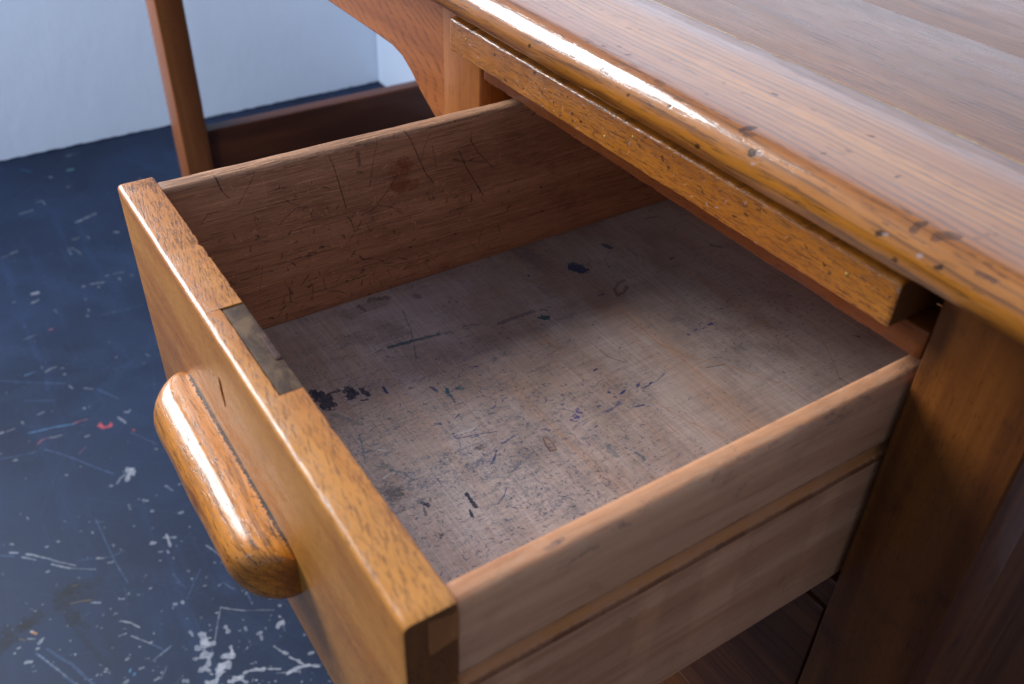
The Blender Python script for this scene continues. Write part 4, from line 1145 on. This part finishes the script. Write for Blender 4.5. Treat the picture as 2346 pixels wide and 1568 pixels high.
# lock plate let into the top edge, with the end of its bolt standing proud
lp = bar('lock_plate', 'x', NX0+0.0003, NX1-0.0003, rrect(NY+0.0007, YI+0.0003, NZ, ZF1-0.0007, (0.0002, 0.0002, 0.0006, 0.0003)), M['brass'], front, nseg=30, jit=0.0004, bev=0.0004, seed=31)
bar('bolt', 'x', 0.0006, 0.0218, rrect(-0.2403, YI+0.0002, NZ, ZF1-0.0001, 0.0005), M['bolt'], front, nseg=10, jit=0.0003, bev=0.0006, seed=32)

def build_handle():
    """Solid bar pull: rounded nosing, a shallow finger hollow along the top and domed ends."""
    prof = [(0.0, 0.0152), (0.0020, 0.0153), (0.0040, 0.0157), (0.0062, 0.0164), (0.0085, 0.0170), (0.0112, 0.01735), (0.0140, 0.0172), (0.0168, 0.0163), (0.0194, 0.0147), (0.0217, 0.0124), (0.0236, 0.0094), (0.0251, 0.0055), (0.0258, 0.0010), (0.0256, -0.004),
            (0.0243, -0.0090), (0.0215, -0.0135), (0.0170, -0.0165), (0.0115, -0.0177), (0.0055, -0.0174), (0.0, -0.0170)]
    xc, zc, L, rd = -0.0155, 0.5598, 0.0800, 0.0260
    bm = bmesh.new(); rings = []
    xs = []
    for k in range(0, 15):
        xs.append(-L+rd*(1-math.cos(R(90*k/14))))
    for k in range(1, 24): xs.append(-L+rd+(2*L-2*rd)*k/24)
    xs += [-x for x in xs[:15][::-1]]
    for x in xs:
        t = max(0.0, (abs(x)-(L-rd))/rd)
        s_d = max(1-t**2.15, 0.0)**0.5*0.95+0.05
        s_z = (max(1-t**5, 0.0))**0.5*0.30+0.70
        ring = []
        for (d, z) in prof:
            wv = 0.0005*mnoise.noise((x*40, d*60, z*60))
            ring.append(bm.verts.new((xc+x, YF-d*1.08*s_d-(wv if d > 0 else -0.0006), zc+z*s_z)))
        rings.append(ring)
    n = len(prof)
    for r0, r1 in zip(rings, rings[1:]):
        for i in range(n):
            bm.faces.new((r0[i], r0[(i+1) % n], r1[(i+1) % n], r1[i]))
    bm.faces.new(rings[0]); bm.faces.new(rings[-1][::-1])
    return obj('handle', bm, M['handle'], drawer, ang=70)
build_handle()

# sides: the near one is grooved for its runner
bar('side', 'y', YI+0.0002, 0.2000, rrect(-0.1755, -0.1610, 0.5110, 0.6528, (0.001, 0.001, 0.0035, 0.0045)), M['side'], drawer, nseg=70, jit=0.0006, bev=0.001, seed=41)
xr0, xr1 = 0.1665, 0.1782
gz0, gz1, gd = 0.5985, 0.6105, 0.0035
rp = rrect(xr0, xr1, 0.5085, 0.6520, (0.001, 0.0012, 0.004, 0.003), 4)
gro = [(xr1, gz0), (xr1-0.0008, gz0+0.0010), (xr1-gd+0.0006, gz0+0.0030), (xr1-gd, gz0+0.0045), (xr1-gd, gz1-0.0012), (xr1-0.0006, gz1-0.0004), (xr1, gz1)]
rp = rp[:10]+gro+rp[10:]
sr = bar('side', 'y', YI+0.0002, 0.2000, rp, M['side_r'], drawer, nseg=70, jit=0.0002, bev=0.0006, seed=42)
sr['label'] = 'pale side with a groove along its outer face'
for z0, z1 in ((0.6335, 0.6500), (0.5885, 0.6080), (0.5430, 0.5640)):
    bm = bmesh.new()
    y0 = -0.2493
    vs_ = []
    for x in (X1-0.012, X1+0.0004):
        vs_.append([bm.verts.new((x, y, z)) for y, z in ((y0, z0-0.0012), (YI+0.0001, z0+0.0012), (YI+0.0001, z1-0.0012), (y0, z1+0.0012))])
    for i in range(4):
        bm.faces.new((vs_[0][i], vs_[0][(i+1) % 4], vs_[1][(i+1) % 4], vs_[1][i]))
    bm.faces.new(vs_[0]); bm.faces.new(vs_[1])
    obj('dovetail', bm, M['tail'], sr, smooth=False)
bar('bottom', 'y', YI+0.0002, 0.1960, rrect(-0.1608, 0.1663, 0.529, 0.535, 0.0004), M['bottom'], drawer, nseg=10, bev=0.0003)
bar('back', 'x', -0.1608, 0.1663, rrect(0.1962, 0.208, 0.5365, 0.640, 0.001), M['side_r'], drawer, nseg=6)
